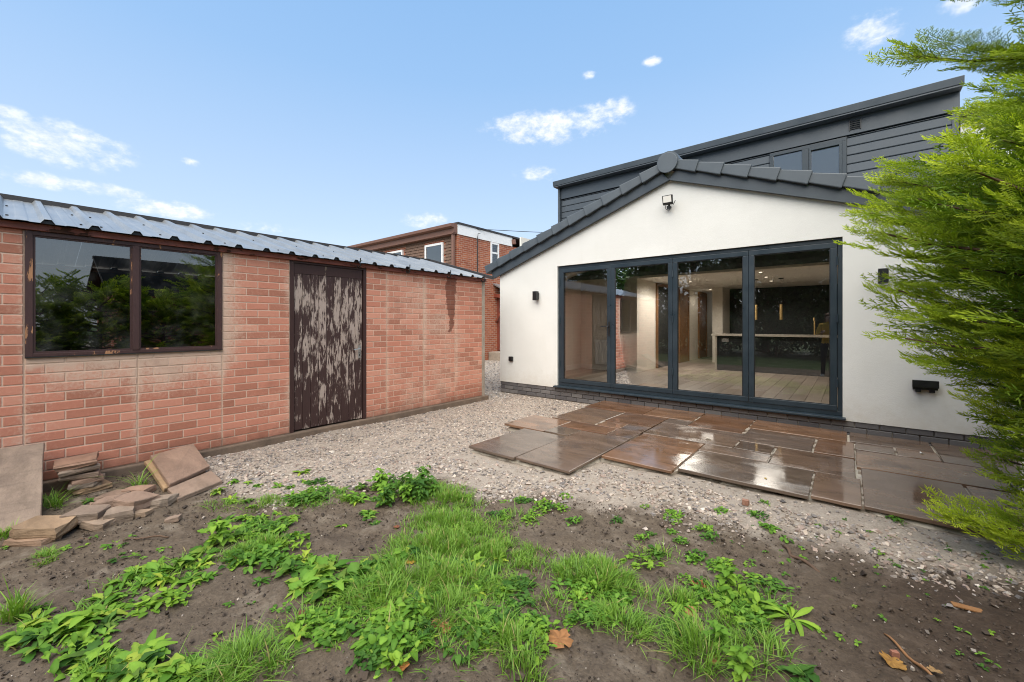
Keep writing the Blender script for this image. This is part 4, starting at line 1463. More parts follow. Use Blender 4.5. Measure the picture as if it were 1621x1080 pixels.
# soil crumbs and odd pebbles on the bare earth
n = 46000
x = rng.uniform(-5.2, 1.9, n)
y = rng.uniform(-.4, 3.4, n)
keep = (y < grav_edge(np.clip(x, -5.3, 1.9)) + .05) & (y > -.95 * 0 + (-.4))
x, y = x[keep], y[keep]
d = np.hypot(x, y)
size = np.clip(rng.lognormal(math.log(.0062), .55, len(x)), .003, .03)
peb = rng.random(len(x)) < .035
cols = np.where(peb[:, None], np.array([(.40, .34, .29)]), np.array([(.085, .063, .048)])) * rng.uniform(.55, 1.5, (len(x), 1))
size = np.where(peb, size * .8, size)
size = np.where(rng.random(len(x)) < .004, rng.uniform(.02, .045, len(x)), size)
zz = ground_h(x, y) + .004
crumbs = scatter_stones('soil_crumbs', x, y, zz, size, cols, .8)
tag(crumbs, 'loose crumbs of dark soil with a few pale pebbles', 'soil', kind='stuff')

# ------------------------------------------------------------------ stacked and leaning stone
def stone(name, cx, cy, z, lx, ly, h_, rz, label, group=None, seed=0, tilt=(0, 0), mat='drystone', cat='stone', chip=.16):
    """a broken piece of paving: uneven outline, riven faces, chipped edge"""
    rr = random.Random(seed * 7 + 3)
    h = h_ * (1.0 if seed < 40 else 1.25)
    out = []
    cut = rr.randrange(4)
    for q, (sx, sy) in enumerate(((-1, -1), (1, -1), (1, 1), (-1, 1))):
        jx, jy = rr.uniform(1 - chip * 1.6, 1.05), rr.uniform(1 - chip * 1.6, 1.05)
        c0 = (sx * lx / 2 * jx, sy * ly / 2 * jy)
        if q == cut:          # one broken corner
            e1, e2 = rr.uniform(.15, .4), rr.uniform(.15, .4)
            pa, pb = (c0[0], c0[1] * (1 - e1 * 1.6)), (c0[0] * (1 - e2 * 1.2), c0[1])
            out += [pb, pa] if sx * sy < 0 else [pa, pb]
        else:
            out.append(c0)
    out = sorted(out, key=lambda p: math.atan2(p[1], p[0]))
    # rough up the long edges
    fine = []
    for p, q in zip(out, out[1:] + out[:1]):
        fine += [p, tuple((a_ + b_) / 2 * rr.uniform(.95, 1.05) for a_, b_ in zip(p, q))]
    out = fine
    mb = MB()
    n = len(out)
    for (sc_, zz) in ((.96, 0), (1.0, .25), (1.01, .6), (.985, .95), (.955, 1.0)):
        for (px, py) in out:
            j = rr.uniform(.955, 1.035)
            mb.v.append((px * sc_ * j, py * sc_ * j, h * zz + rr.uniform(-.06, .06) * h * (0 < zz)))
    for q in range(4):
        for k in range(n):
            j = (k + 1) % n
            mb.f.append((q * n + k, q * n + j, (q + 1) * n + j, (q + 1) * n + k))
    mb.f.append(tuple(reversed(range(n))))
    mb.f.append(tuple(range(4 * n, 5 * n)))
    o = mb.build(name, M[mat], None)
    o.location = (cx, cy, z)
    o.rotation_euler = (R(tilt[0]), R(tilt[1]), R(rz))
    tag(o, label, cat, group)
    return o
def slab_obj(corners, th, label, seed=0):
    """leaning paving slab from its four face corners (ccw seen from the camera)"""
    P = [Vector(c) for c in corners]
    nrm = (P[1] - P[0]).cross(P[3] - P[0]).normalized()
    rr = random.Random(seed)
    ring = []
    for a, b in zip(P, P[1:] + P[:1]):
        for t in (0, .2, .4, .6, .8):
            ring.append(a.lerp(b, t) + (P[2] - P[0]).normalized() * rr.uniform(-.004, .004))
    c = sum(ring, Vector()) / len(ring)
    mb = MB()
    n = len(ring)
    # riven face: a middle ring raised a little, scalloped step
    f0 = [c + (p - c) * .985 for p in ring]
    f1 = [c + (p - c) * .62 + nrm * rr.uniform(.002, .007) for p in ring]
    mb.v += [tuple(p - nrm * th) for p in ring] + [tuple(p - nrm * .006) for p in ring] + [tuple(p) for p in f0] + [tuple(p) for p in f1] + [tuple(c + nrm * .005)]
    for q in range(3):
        for k in range(n):
            j = (k + 1) % n
            mb.f.append((q * n + k, q * n + j, (q + 1) * n + j, (q + 1) * n + k))
    for k in range(n):
        mb.f.append((3 * n + k, 3 * n + (k + 1) % n, 4 * n))
    mb.f.append(tuple(reversed(range(n))))
    o = mb.build('paving_slab', M['drystone'], None)
    tag(o, label, 'slab')
    return o
slab_obj([(-4.46, -.42, .0), (-4.36, .155, .0), (-5.12, .20, .43), (-5.17, -.40, .43)], .03,
         'large brown slab leaning on the garage wall at the left edge', 1)
slab_obj([(-4.37, .86, .070), (-4.645, 1.21, .070), (-5.19, 1.21, .185), (-5.19, .875, .140)], .030,
         'brown slab propped on the garage base, upper of the pair', 2)
slab_obj([(-4.40, .83, .034), (-4.66, 1.18, .034), (-5.19, 1.19, .145), (-5.19, .835, .100)], .030,
         'dark-edged slab propped on the garage base, under the upper one', 3)
slab_obj([(-4.06, .85, .040), (-4.22, 1.19, .040), (-4.60, 1.21, .040), (-4.37, .845, .040)], .03,
         'brown slab lying flat at the foot of the propped pair', 4)
# short stack beside the leaning slab
for k, (dx, dy, h, lx, ly, rz, lab) in enumerate((
        (0, 0, .045, .30, .24, 8, 'bottom stone of the short stack beside the leaning slab'),
        (.01, -.01, .042, .30, .22, -6, 'second stone up in the short stack by the garage wall'),
        (-.01, -.02, .045, .30, .22, 5, 'third stone up in the short stack by the garage wall'),
        (-.02, -.05, .04, .33, .25, -10, 'fourth stone up in the short stack, greyish and shifted left'),
        (-.03, -.055, .045, .33, .25, 3, 'fifth stone up in the short stack, grey with split edge'),
        (-.03, -.06, .05, .35, .26, -4, 'top grey stone of the short stack beside the leaning slab'))):
    zz = .0 + sum((.045, .042, .045, .04, .045, .05)[:k])
    stone('stone', -4.98 + dx, .44 + dy, zz + .005, lx, ly, h, rz, lab, 'stones in the short stack', 20 + k, (random.uniform(-4, 4), random.uniform(-4, 4)), chip=.12)
loose = [(66, 833, .33, .20, .06, 4, 'ochre broken slab lying nearest the leaning slab', .03), (62, 845, .30, .18, .035, -8, 'dark flat stone under the ochre broken slab', .0),
         (142, 812, .24, .19, .055, 14, 'pinkish rough stone in the middle of the rubble heap', .035), (155, 825, .20, .14, .04, -20, 'small grey slate under the pinkish rough stone', .0),
         (190, 815, .19, .17, .06, 35, 'square orange-brown stone at the front of the rubble heap', .0), (213, 797, .27, .20, .07, -12, 'largest reddish stone on the rubble heap', .02),
         (180, 793, .21, .15, .05, 10, 'tan stone wedged behind the reddish rubble', .035), (165, 800, .2, .14, .05, 50, 'mauve stone half hidden by leaves in the rubble', .0),
         (248, 796, .24, .15, .05, 10, 'pale grey flat stone beside the leaning slabs', .0), (187, 782, .24, .16, .04, 0, 'flat brown offcut close to the garage base', .0),
         (217, 776, .22, .15, .045, 6, 'ochre offcut close to the garage base', .0), (215, 812, .22, .1, .03, 5, 'thin maroon offcut under the largest reddish stone', .0),
         (275, 818, .09, .06, .025, 20, 'small orange brick fragment among weeds near the leaning slabs', .0)]
for k, (u, v, lx, ly, h, rz, lab, z) in enumerate(loose):
    px, py = gp(u, v, .03 + z)
    stone('stone', px, py, gh(px, py) + z, lx, ly, h, rz + 40, lab, 'loose stones in the rubble heap', 40 + k, (random.uniform(-5, 5), random.uniform(-6, 6)))
for k, (u, v, s, lab, col) in enumerate(((1180, 805, .05, 'orange brick chip on the gravel in front of the patio', 'gbrick'),
                                         (1416, 1040, .03, 'tiny orange brick chip on the dark soil near the stick', 'gbrick'))):
    px, py = gp(u, v)
    stone('brick_chip', px, py, gh(px, py) + .004, s, s * .7, s * .6, 30 * k, lab, None, 90 + k, mat=col, cat='brick chip')

# ------------------------------------------------------------------ foliage pieces
def spindles(P0, P1, r):
    """tapered three-sided twig per pair; returns verts (n*5), faces (n*6,3)"""
    n = len(P0)
    d = P1 - P0
    L = np.linalg.norm(d, axis=1, keepdims=True)
    d = d / np.maximum(L, 1e-9)
    up = np.where(np.abs(d[:, 2:3]) < .9, np.array([[0, 0, 1.]]), np.array([[1., 0, 0]]))
    a = np.cross(d, up)
    a /= np.linalg.norm(a, axis=1, keepdims=True)
    b = np.cross(d, a)
    mid = P0 + (P1 - P0) * .42
    V = np.empty((n, 5, 3))
    V[:, 0] = P0
    for k in range(3):
        t = 2 * math.pi * k / 3
        V[:, 1 + k] = mid + (a * math.cos(t) + b * math.sin(t)) * r[:, None]
    V[:, 4] = P1
    F = np.array([(0, 2, 1), (0, 3, 2), (0, 1, 3), (4, 1, 2), (4, 2, 3), (4, 3, 1)])
    return V.reshape(-1, 3), (F[None] + (np.arange(n) * 5)[:, None, None]).reshape(-1, 3)

def spray_template(seed, nside=9, sub=4, L=.30, fat=1.0):
    """flattened feathery conifer spray along +x, tip colour factor per vertex"""
    rr = np.random.default_rng(seed)
    P0, P1, rad, tip = [], [], [], []
    def ax(t):
        return np.array([L * t, .012 * math.sin(t * 3 + seed), -.03 * t * t + .0])
    for k in range(5):
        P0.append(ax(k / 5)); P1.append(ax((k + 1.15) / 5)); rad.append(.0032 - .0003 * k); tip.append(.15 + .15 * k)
    for k in range(nside):
        for s in (-1, 1):
            t = (k + .6 + .35 * (s > 0)) / (nside + .6)
            o = ax(t)
            l = (.125 * (1 - t) ** .8 + .022) * rr.uniform(.8, 1.2) * L / .30
            an = s * R(rr.uniform(36, 50))
            dz = rr.uniform(-.22, .30)
            d = np.array([math.cos(an), math.sin(an), dz])
            e_ = o + d * l
            mid = o + d * l * .5 + np.array([0, 0, rr.uniform(-.004, .006)])
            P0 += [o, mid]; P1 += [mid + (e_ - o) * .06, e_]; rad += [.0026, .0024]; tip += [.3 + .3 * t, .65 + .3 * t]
            ns = max(1, int(sub * (l / .10) + .5))
            for q in range(ns):
                for s2 in (-1, 1):
                    tt = (q + .5 + .3 * (s2 > 0)) / (ns + .5)
                    oo = o + (e_ - o) * tt
                    a2 = an + s2 * R(rr.uniform(30, 48))
                    l2 = (.036 * (1 - tt) + .014) * rr.uniform(.75, 1.25)
                    dd = np.array([math.cos(a2), math.sin(a2), dz + rr.uniform(-.35, .4)])
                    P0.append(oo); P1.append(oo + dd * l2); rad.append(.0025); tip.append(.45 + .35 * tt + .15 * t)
    P0, P1 = np.array(P0), np.array(P1)
    V, F = spindles(P0, P1, np.array(rad) * 1.2 * fat)
    tp = np.repeat(np.array(tip), 5)
    tp[4::5] += .12
    return V, F, tp

SPR = [spray_template(k) for k in range(3)]
SPRL = [spray_template(10 + k, 6, 1, .32, 1.3) for k in range(2)]     # lighter ones for what is hidden
SPRH = [spray_template(20 + k, 6, 0, .34, 3.2) for k in range(2)]   # and for the hedge seen only in reflection
def frame_from(d, roll):
    d = Vector(d).normalized()
    side = d.cross(Vector((0, 0, 1)))
    if side.length < 1e-3:
        side = Vector((1, 0, 0))
    side.normalize()
    upv = side.cross(d)
    s2 = side * math.cos(roll) + upv * math.sin(roll)
    u2 = d.cross(s2) * -1
    return np.array([[d.x, -s2.x, upv.x * math.cos(roll) - side.x * math.sin(roll)],
                     [d.y, -s2.y, upv.y * math.cos(roll) - side.y * math.sin(roll)],
                     [d.z, -s2.z, upv.z * math.cos(roll) - side.z * math.sin(roll)]])

def conifer(name, x, y, height, radius, nbr, label, detail_dir=None, seed=0, hue=0.0, rprof=None, group=None, full=True, zmin=.25, boughs=()):
    rr = random.Random(seed)
    root = empty(name, (x, y, 0))
    tag(root, label, 'conifer', group)
    MB().tube([(0, 0, -.05), (.01, .0, height * .4), (0, .02, height * .95)], [.09 * radius, .06 * radius, .012], 10).build('trunk', M['trunk'], root, smooth=True)
    V, F, T = [], [], []
    off = 0
    limbs = MB()
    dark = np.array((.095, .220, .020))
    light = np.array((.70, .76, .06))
    def put(tmpl, pos, d, roll, s, bright):
        nonlocal off
        v, f, tp = tmpl
        Mx = frame_from(d, roll)
        V.append((v * s) @ Mx.T + np.array(pos))
        F.append(f + off)
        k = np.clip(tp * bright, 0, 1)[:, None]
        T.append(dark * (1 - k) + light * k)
        off += len(v)
    for i in range(nbr + len(boughs)):
        h = zmin + (height - zmin) * ((i + rr.random()) / nbr) ** .92
        a = i * 2.399963 + rr.uniform(-.4, .4)
        rmax = (rprof(h) if rprof else radius * (1 - (h / height) ** 3 * .75)) * rr.uniform(.80, 1.10)
        toward = full and math.cos(a - detail_dir) > -.15
        rise = .10 + .40 * (h / height) + rr.uniform(-.25, .32)
        if i >= nbr:
            a, h, rmax, rise = boughs[i - nbr]
            toward = True
        pts = []
        for k in range(7):
            t = k / 6
            pts.append(Vector((math.cos(a) * rmax * t, math.sin(a) * rmax * t, h + rmax * (rise * t * .55 - .26 * t * t * (1 - h / height) + .16 * t ** 4))))
        limbs.tube(pts, [.018 * (1 - .78 * k / 6) + .002 for k in range(7)], 5)
        bright_b = rr.uniform(.55, 1.15)
        step = .036 if full else .040
        t = .30 if i < nbr else .5
        while t < .985:
            k = min(5, int(t * 6))
            p = pts[k].lerp(pts[k + 1], t * 6 - k)
            d0 = (pts[k + 1] - pts[k]).normalized()
            side = d0.cross(Vector((0, 0, 1))).normalized()
            lat = rr.uniform(-1, 1)
            p = p + side * lat * (.20 if i < nbr else .07) * (1.15 - t) + Vector((0, 0, rr.uniform(-.2, .2) * (1 if i < nbr else .25)))
            seen = toward and p.x < -.62 and p.y < 1.1
            tm = SPR[rr.randrange(3)] if seen and t > .45 else SPRL[rr.randrange(2)] if full else SPRH[rr.randrange(2)]
            d = (d0 + side * (lat * .55 + rr.uniform(-.3, .3)) + Vector((0, 0, rr.uniform(-.08, .55)))).normalized()
            s = rr.uniform(.75, 1.2) * (1.25 - .40 * t)
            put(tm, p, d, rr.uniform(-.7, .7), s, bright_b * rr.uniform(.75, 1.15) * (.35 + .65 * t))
            t += step / max(rmax, .3) * rr.uniform(.7, 1.3) * (1 if (not full or (toward and p.x < -.4)) else 2.2)
        put(SPR[rr.randrange(3)] if toward else SPRH[0], pts[-1] - (pts[-1] - pts[-2]) * .5, (pts[-1] - pts[-2]), rr.uniform(-.4, .4), rr.uniform(.9, 1.3), bright_b)
    if full:      # dense inner growth
        for i in range(750):
            h = zmin + (height * .86 - zmin) * rr.random()
            a = detail_dir + rr.uniform(-1.5, 1.5)
            q = rprof(h) * rr.uniform(.40, .88)
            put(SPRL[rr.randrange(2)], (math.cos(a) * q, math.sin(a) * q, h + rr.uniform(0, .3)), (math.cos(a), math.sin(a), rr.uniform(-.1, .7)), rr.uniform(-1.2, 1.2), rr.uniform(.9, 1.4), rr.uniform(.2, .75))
    # leader
    for k in range(8):
        put((SPRL if full else SPRH)[k % 2], (0, 0, height * (.86 + .14 * k / 8)), (math.cos(k * 2.4) * .6, math.sin(k * 2.4) * .6, 1), 0, 1.0, .9)
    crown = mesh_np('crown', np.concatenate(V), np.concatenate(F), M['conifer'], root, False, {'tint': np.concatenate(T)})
    limbs.build('limbs', M['trunk'], root)
    return root

def rp_main(h):
    return float(np.interp(h, [0, .3, .6, 1.0, 1.4, 1.8, 2.1, 2.5, 3.0, 3.5, 4.4], [1.00, 1.05, 1.10, 1.42, 1.76, 1.74, 1.52, 1.22, .95, .7, .2]))
conifer('conifer', 1.92, 4.25, 4.4, 1.6, 290, 'tall bright green conifer at the right edge beside the patio', R(195), 3, rprof=rp_main, zmin=.22,
        boughs=((math.atan2(-.72, -1.5), .26, 1.58, .14), (math.atan2(-.70, -1.35), .12, 1.35, .25), (math.atan2(-.35, -1.0), 3.35, 1.6, .1), (math.atan2(-.2, -1.0), 3.0, 1.62, .12), (math.atan2(.15, -1.0), 3.5, 1.3, .3)))
hl = ['clipped conifer in the hedge row nearest the tall conifer', 'second clipped conifer of the mirrored hedge row',
      'third clipped conifer of the mirrored hedge row', 'fourth clipped conifer of the mirrored hedge row', 'last clipped conifer of the mirrored hedge row, behind the camera']
for k, yy in enumerate((2.45, 1.35, .25, -.85, -1.95)):
    conifer('conifer', 2.55 + .12 * math.sin(k * 2), yy, 1.95 + .15 * math.sin(k * 1.7), .78, 46, hl[k], R(180), 30 + k, full=False,
            rprof=lambda h: .78 * (1 - max(0, h - 1.6) * .5), group='conifers in the hedge row', zmin=.15)

# ------------------------------------------------------------------ broadleaved trees behind the camera (seen in the glass)
def tree(x, y, h, r, label, seed):
    rr = np.random.default_rng(seed)
    root = empty('tree', (x, y, 0))
    tag(root, label, 'tree', 'trees mirrored in the glass doors')
    mb = MB()
    mb.tube([(0, 0, -.1), (.1, .05, h * .3), (.05, -.1, h * .6), (0, 0, h * .9)], [.20, .15, .09, .02], 9)
    cl_ = []
    for k in range(34):
        a = k * 2.4 + rr.uniform(-.4, .4)
        t = (k + .5) / 34
        zz = h * (.14 + .82 * t)
        q = r * math.sqrt(max(.05, 1 - ((zz / h - .5) / .52) ** 2)) * rr.uniform(.45, 1.0)
        c = np.array((math.cos(a) * q, math.sin(a) * q, zz))
        cl_.append(c)
        if k % 2 == 0:
            mb.tube([(0, 0, zz * .72), tuple(c * np.array((.5, .5, .93))), tuple(c)], [.05, .03, .008], 5)
    mb.build('trunk', M['trunk'], root, smooth=True)
    per = 330
    C = np.repeat(np.array(cl_), per, 0)
    n = len(C)
    d = rr.normal(size=(n, 3))
    d /= np.linalg.norm(d, axis=1, keepdims=True)
    P = C + d * (rr.random((n, 1)) ** .45) * r * .36 * np.array((1, 1, .75))
    u = rr.normal(size=(n, 3)); u /= np.linalg.norm(u, axis=1, keepdims=True)
    w = np.cross(u, rr.normal(size=(n, 3))); w /= np.linalg.norm(w, axis=1, keepdims=True)
    s = rr.uniform(.09, .17, (n, 1))
    V = np.stack([P - u * s, P + w * s * .5, P + u * s, P - w * s * .5], 1).reshape(-1, 3)
    F = np.arange(n * 4).reshape(-1, 4)
    tint = np.array((.045, .085, .018)) * rr.uniform(.55, 1.6, (n, 1))
    mesh_np('crown', V, F, M['treeleaf'], root, False, {'tint': np.repeat(tint, 4, 0)})
tl = ['leafy tree mirrored at the right of the glass doors', 'leafy tree mirrored left of the photographer', 'broad leafy tree mirrored in the third glass panel',
      'leafy tree mirrored in the second glass panel', 'leafy tree mirrored in the first glass panel', 'small leafy tree at the back of the garden']
for k, (x, y, h, r) in enumerate(((3.2, -9.0, 6.5, 2.4), (.2, -11.5, 7.2, 2.8), (-3.2, -10.5, 6.6, 2.6), (-6.8, -11.0, 7.4, 2.9), (-10.8, -9.5, 7.0, 2.8), (-14.5, -6.5, 6.5, 2.6))):
    tree(x, y, h, r, tl[k], 60 + k)
# rough hedge of shrubs under them
for k in range(9):
    x = -13 + k * 2.1
    rr = np.random.default_rng(90 + k)
    n = 2600
    d = rr.normal(size=(n, 3)); d /= np.linalg.norm(d, axis=1, keepdims=True)
    P = d * rr.random((n, 1)) ** .35 * np.array((1.3, .8, 1.0)) + np.array((0, 0, 1.0))
    u = rr.normal(size=(n, 3)); u /= np.linalg.norm(u, axis=1, keepdims=True)
    w = np.cross(u, rr.normal(size=(n, 3))); w /= np.linalg.norm(w, axis=1, keepdims=True)
    s = rr.uniform(.05, .10, (n, 1))
    V = np.stack([P - u * s, P + w * s * .5, P + u * s, P - w * s * .5], 1).reshape(-1, 3)
    root = empty('shrub', (x, -7.6 + .5 * math.sin(k * 2.2), 0))
    tag(root, 'dark shrub in the hedge across the back of the garden, ' + ('first second third fourth fifth sixth seventh eighth ninth'.split()[k]) + ' along', 'shrub', 'back hedge shrubs')
    mesh_np('foliage', V, np.arange(n * 4).reshape(-1, 4), M['treeleaf'], root, False,
            {'tint': np.repeat(np.array((.035, .07, .018)) * rr.uniform(.5, 1.5, (n, 1)), 4, 0)})
    MB().tube([(0, 0, -.05), (.05, .02, .6), (0, 0, 1.4)], [.05, .04, .01], 6).build('stem', M['trunk'], root)

# ------------------------------------------------------------------ weeds
LEAVES = {}
def leaf_geo(L, W, curl, fold, wave, shape, nseg=6, petiole=.18, jag=(1.0,)):
    """leaf along +x from the origin; returns verts, faces"""
    V, F = [], []
    for k in range(nseg + 1):
        t = k / nseg
        if t < petiole:
            w = .07 * W
        else:
            q = (t - petiole) / (1 - petiole)
            w = W * .5 * (math.sin(math.pi * min(1, q ** shape * .96 + .03)) + .03)
            w *= jag[k % len(jag)]
            if k == nseg:
                w = .004
        xx = L * (t - .18 * curl * t * t)
        zz = L * (.35 * curl * math.sin(t * 2.2) * (1 - .3 * t) - .55 * curl * t * t)
        wv = wave * W * math.sin(t * 17)
        V += [(xx, -w, zz + fold * w + wv), (xx, 0, zz), (xx, w, zz + fold * w - wv)]
    for k in range(nseg):
        a = k * 3
        F += [(a, a + 3, a + 4, a + 1), (a + 1, a + 4, a + 5, a + 2)]
    return np.array(V), np.array(F)

def rosette(seed, kind):
    rr = random.Random(seed)
    V, F, T = [], [], []
    off = 0
    spec = {'dock': (17, (.055, .125), (.34, .46), (8, 58), 1.0, .2), 'dandelion': (18, (.045, .10), (.26, .38), (4, 45), 1.2, .14),
            'mound': (46, (.028, .055), (.40, .60), (2, 70), .95, .3), 'narrow': (15, (.07, .12), (.12, .17), (3, 22), 1.2, .08),
            'nettle': (34, (.045, .085), (.48, .62), (-5, 35), .8, .25), 'seedling': (6, (.02, .04), (.38, .55), (10, 45), .95, .3)}[kind]
    n, Lr, Wr, El, shape, pet = spec
    for i in range(n):
        L = rr.uniform(*Lr)
        W = L * rr.uniform(*Wr)
        v, f = leaf_geo(L, W, rr.uniform(.2, 1.2), rr.uniform(.1, .65), rr.uniform(.04, .14) if kind in ('dock', 'dandelion', 'nettle') else .01, shape, 9 if L > .06 else 4, pet, [rr.uniform(.72, 1.2) for _ in range(10)] if kind in ('dock', 'dandelion', 'nettle') else (1.0,))
        el = R(rr.uniform(*El))
        a = i * 2.4 + rr.uniform(-.5, .5)
        roll = rr.uniform(-.35, .35)
        Mx = np.array((Matrix.Rotation(a, 3, 'Z') @ Matrix.Rotation(-el, 3, 'Y') @ Matrix.Rotation(roll, 3, 'X')))
        o = np.zeros(3)
        if kind == 'mound':
            q = rr.random() ** .6 * .075
            b = rr.uniform(0, 6.28)
            o = np.array((math.cos(b) * q, math.sin(b) * q, rr.uniform(0, .045) * (1 - q / .09)))
        elif kind == 'nettle':
            q = rr.random() * .05
            b = rr.uniform(0, 6.28)
            o = np.array((math.cos(b) * q, math.sin(b) * q, .02 + .16 * (i / n)))
        elif kind == 'dock':
            o = np.array((rr.uniform(-.02, .02), rr.uniform(-.02, .02), 0))
        V.append(v @ Mx.T + o)
        F.append(f + off)
        off += len(v)
        g_ = rr.random()
        if kind in ('dock', 'dandelion') and rr.random() < .18:
            col = np.array((.26, .38, .05))
        else:
            col = np.array((.070, .185, .018)) * (1 - g_) + np.array((.20, .38, .045)) * g_
        ct = np.tile(col, (len(v), 1))
        ct[1::3] *= 1.18          # pale midrib
        T.append(ct)
    return np.concatenate(V), np.concatenate(F), np.concatenate(T)

WEED = {}
for kind, cnt in (('dock', 4), ('dandelion', 4), ('mound', 4), ('narrow', 2), ('nettle', 3), ('seedling', 4)):
    WEED[kind] = []
    for k in range(cnt):
        V, F, T = rosette(hash_ := (sum(map(ord, kind)) * 13 + k), kind)
        o = mesh_np('leaves', V, F, M['leaf'], None, True, {'tint': T})
        WEED[kind].append(o.data)
        bpy.data.objects.remove(o)
wi = 0
def weed(u, v, kind, s, label, group=None, name=None):
    global wi
    x, y = gp(u, v)
    o = bpy.data.objects.new(name or {'dock': 'dock_plant', 'dandelion': 'dandelion', 'mound': 'low_weed', 'narrow': 'plantain', 'nettle': 'nettle', 'seedling': 'weed_seedling'}[kind],
                             WEED[kind][wi % len(WEED[kind])])
    wi += 1
    o.location = (x, y, gh(x, y) + .002)
    o.rotation_euler = (random.uniform(-.12, .12), random.uniform(-.12, .12), random.uniform(0, 6.28))
    s2 = random.uniform(.8, 1.2)
    o.scale = (s * s2, s / s2, s * random.uniform(.5, .95))
    link(o)
    tag(o, label, 'weed', group)
    return o
big = [
    (515, 905, 'dock', 1.25, 'big leafy dock clump at the left of the grassy island'),
    (545, 925, 'dock', 1.2, 'dock clump with long leaves just right of the biggest dock'),
    (480, 930, 'dock', 1.1, 'dock plant spreading over bare soil left of the grassy island'),
    (620, 985, 'dock', 1.05, 'dock plant with upright pale leaf in front of the grassy island'),
    (530, 1000, 'dandelion', 1.2, 'broad-leaved dandelion in front of the biggest dock'),
    (585, 1025, 'dandelion', 1.1, 'leafy weed below the grassy island near the bottom edge'),
    (470, 1010, 'dandelion', 1.1, 'leafy weed beside the bottom grass tuft left of centre'),
    (690, 900, 'dock', 1.0, 'dock leaves rising out of the middle of the grass'),
    (735, 905, 'dock', .9, 'dock leaves at the right of the grass island'),
    (30, 1010, 'dock', 1.05, 'large dock at the left edge of the photo'),
    (85, 1000, 'dock', .95, 'dock second from the left edge in the row of docks'),
    (140, 985, 'dock', 1.2, 'dock third from the left edge in the row of docks'),
    (165, 950, 'dandelion', 1.1, 'yellow-green dandelion behind the row of docks'),
    (195, 925, 'dandelion', 1.15, 'bright dandelion midway along the left diagonal row'),
    (250, 905, 'dock', 1.0, 'dock plant right of the bright dandelion'),
    (285, 895, 'dock', 1.0, 'dock plant in the thick part of the diagonal weeds'),
    (325, 870, 'dock', 1.1, 'dock plant at the upper end of the diagonal weeds'),
    (350, 860, 'nettle', 1.1, 'nettle standing at the upper end of the diagonal weeds'),
    (385, 845, 'dock', 1.0, 'dock plant between the diagonal weeds and the gravel'),
    (225, 1075, 'dock', 1.0, 'big dock cut by the bottom edge left of centre'),
    (290, 1060, 'dock', 1.0, 'broad dock at the bottom edge beside the grass tuft'),
    (270, 950, 'mound', 1.3, 'low hairy weed on bare soil below the diagonal row'),
    (225, 965, 'mound', 1.1, 'small pale weed left of the low hairy weed'),
    (120, 1045, 'mound', 1.4, 'flat crinkled weed in front of the dock row'),
    (478, 748, 'dandelion', 1.1, 'lone dark green weed on the gravel near the garage door'),
    (500, 765, 'mound', 1.2, 'yellow-green weed on the gravel beside the lone dark weed'),
    (460, 785, 'dandelion', .95, 'round weed at the gravel edge left of the grass'),
    (640, 785, 'nettle', 1.3, 'leafy mound at the top of the grassy island'),
    (610, 795, 'nettle', 1.2, 'leafy mound left of the top of the grassy island'),
    (665, 775, 'nettle', 1.1, 'nettle clump touching the gravel at the top of the grass'),
    (1040, 872, 'dandelion', 1.05, 'largest weed tuft on the bare soil in front of the patio'),
    (1015, 888, 'mound', 1.2, 'dark green tuft left of the largest tuft before the patio'),
    (1252, 982, 'narrow', 1.35, 'star-shaped plantain rosette on the dark soil at right'),
    (1080, 955, 'narrow', 1.25, 'narrow-leaved tuft beside curled dead leaves'),
    (1135, 1020, 'nettle', .75, 'soft leafy weed with tall grass near the bottom right'),
    (1175, 960, 'mound', 1.5, 'spreading weed right of the narrow-leaved tuft'),
    (1150, 925, 'nettle', .9, 'pale leafy weed above the spreading weed'),
    (1205, 965, 'mound', 1.2, 'low weed at the right end of the weedy patch'),
    (1275, 1072, 'dock', .8, 'bright broad leaves cut by the bottom edge at right'),
    (1170, 1062, 'nettle', .7, 'leafy weed cut by the bottom edge right of centre'),
    (1220, 838, 'seedling', 1.8, 'small leafy weed at the gravel edge before the patio'),
    (1245, 852, 'seedling', 2.0, 'trailing weed just below the small gravel-edge weed'),
    (1416, 835, 'mound', .7, 'yellow moss tuft on the gravel at right'),
    (110, 830, 'dandelion', .95, 'weed growing between the rubble stones and the soil'),
    (140, 795, 'dandelion', .8, 'light green weed growing inside the rubble heap'),
    (322, 742, 'seedling', 1.6, 'yellow-green sprig growing over the flat slab edge'),
    (255, 795, 'dandelion', .7, 'small weed between the rubble and the flat slab'),
]
for b in big:
    weed(*b)
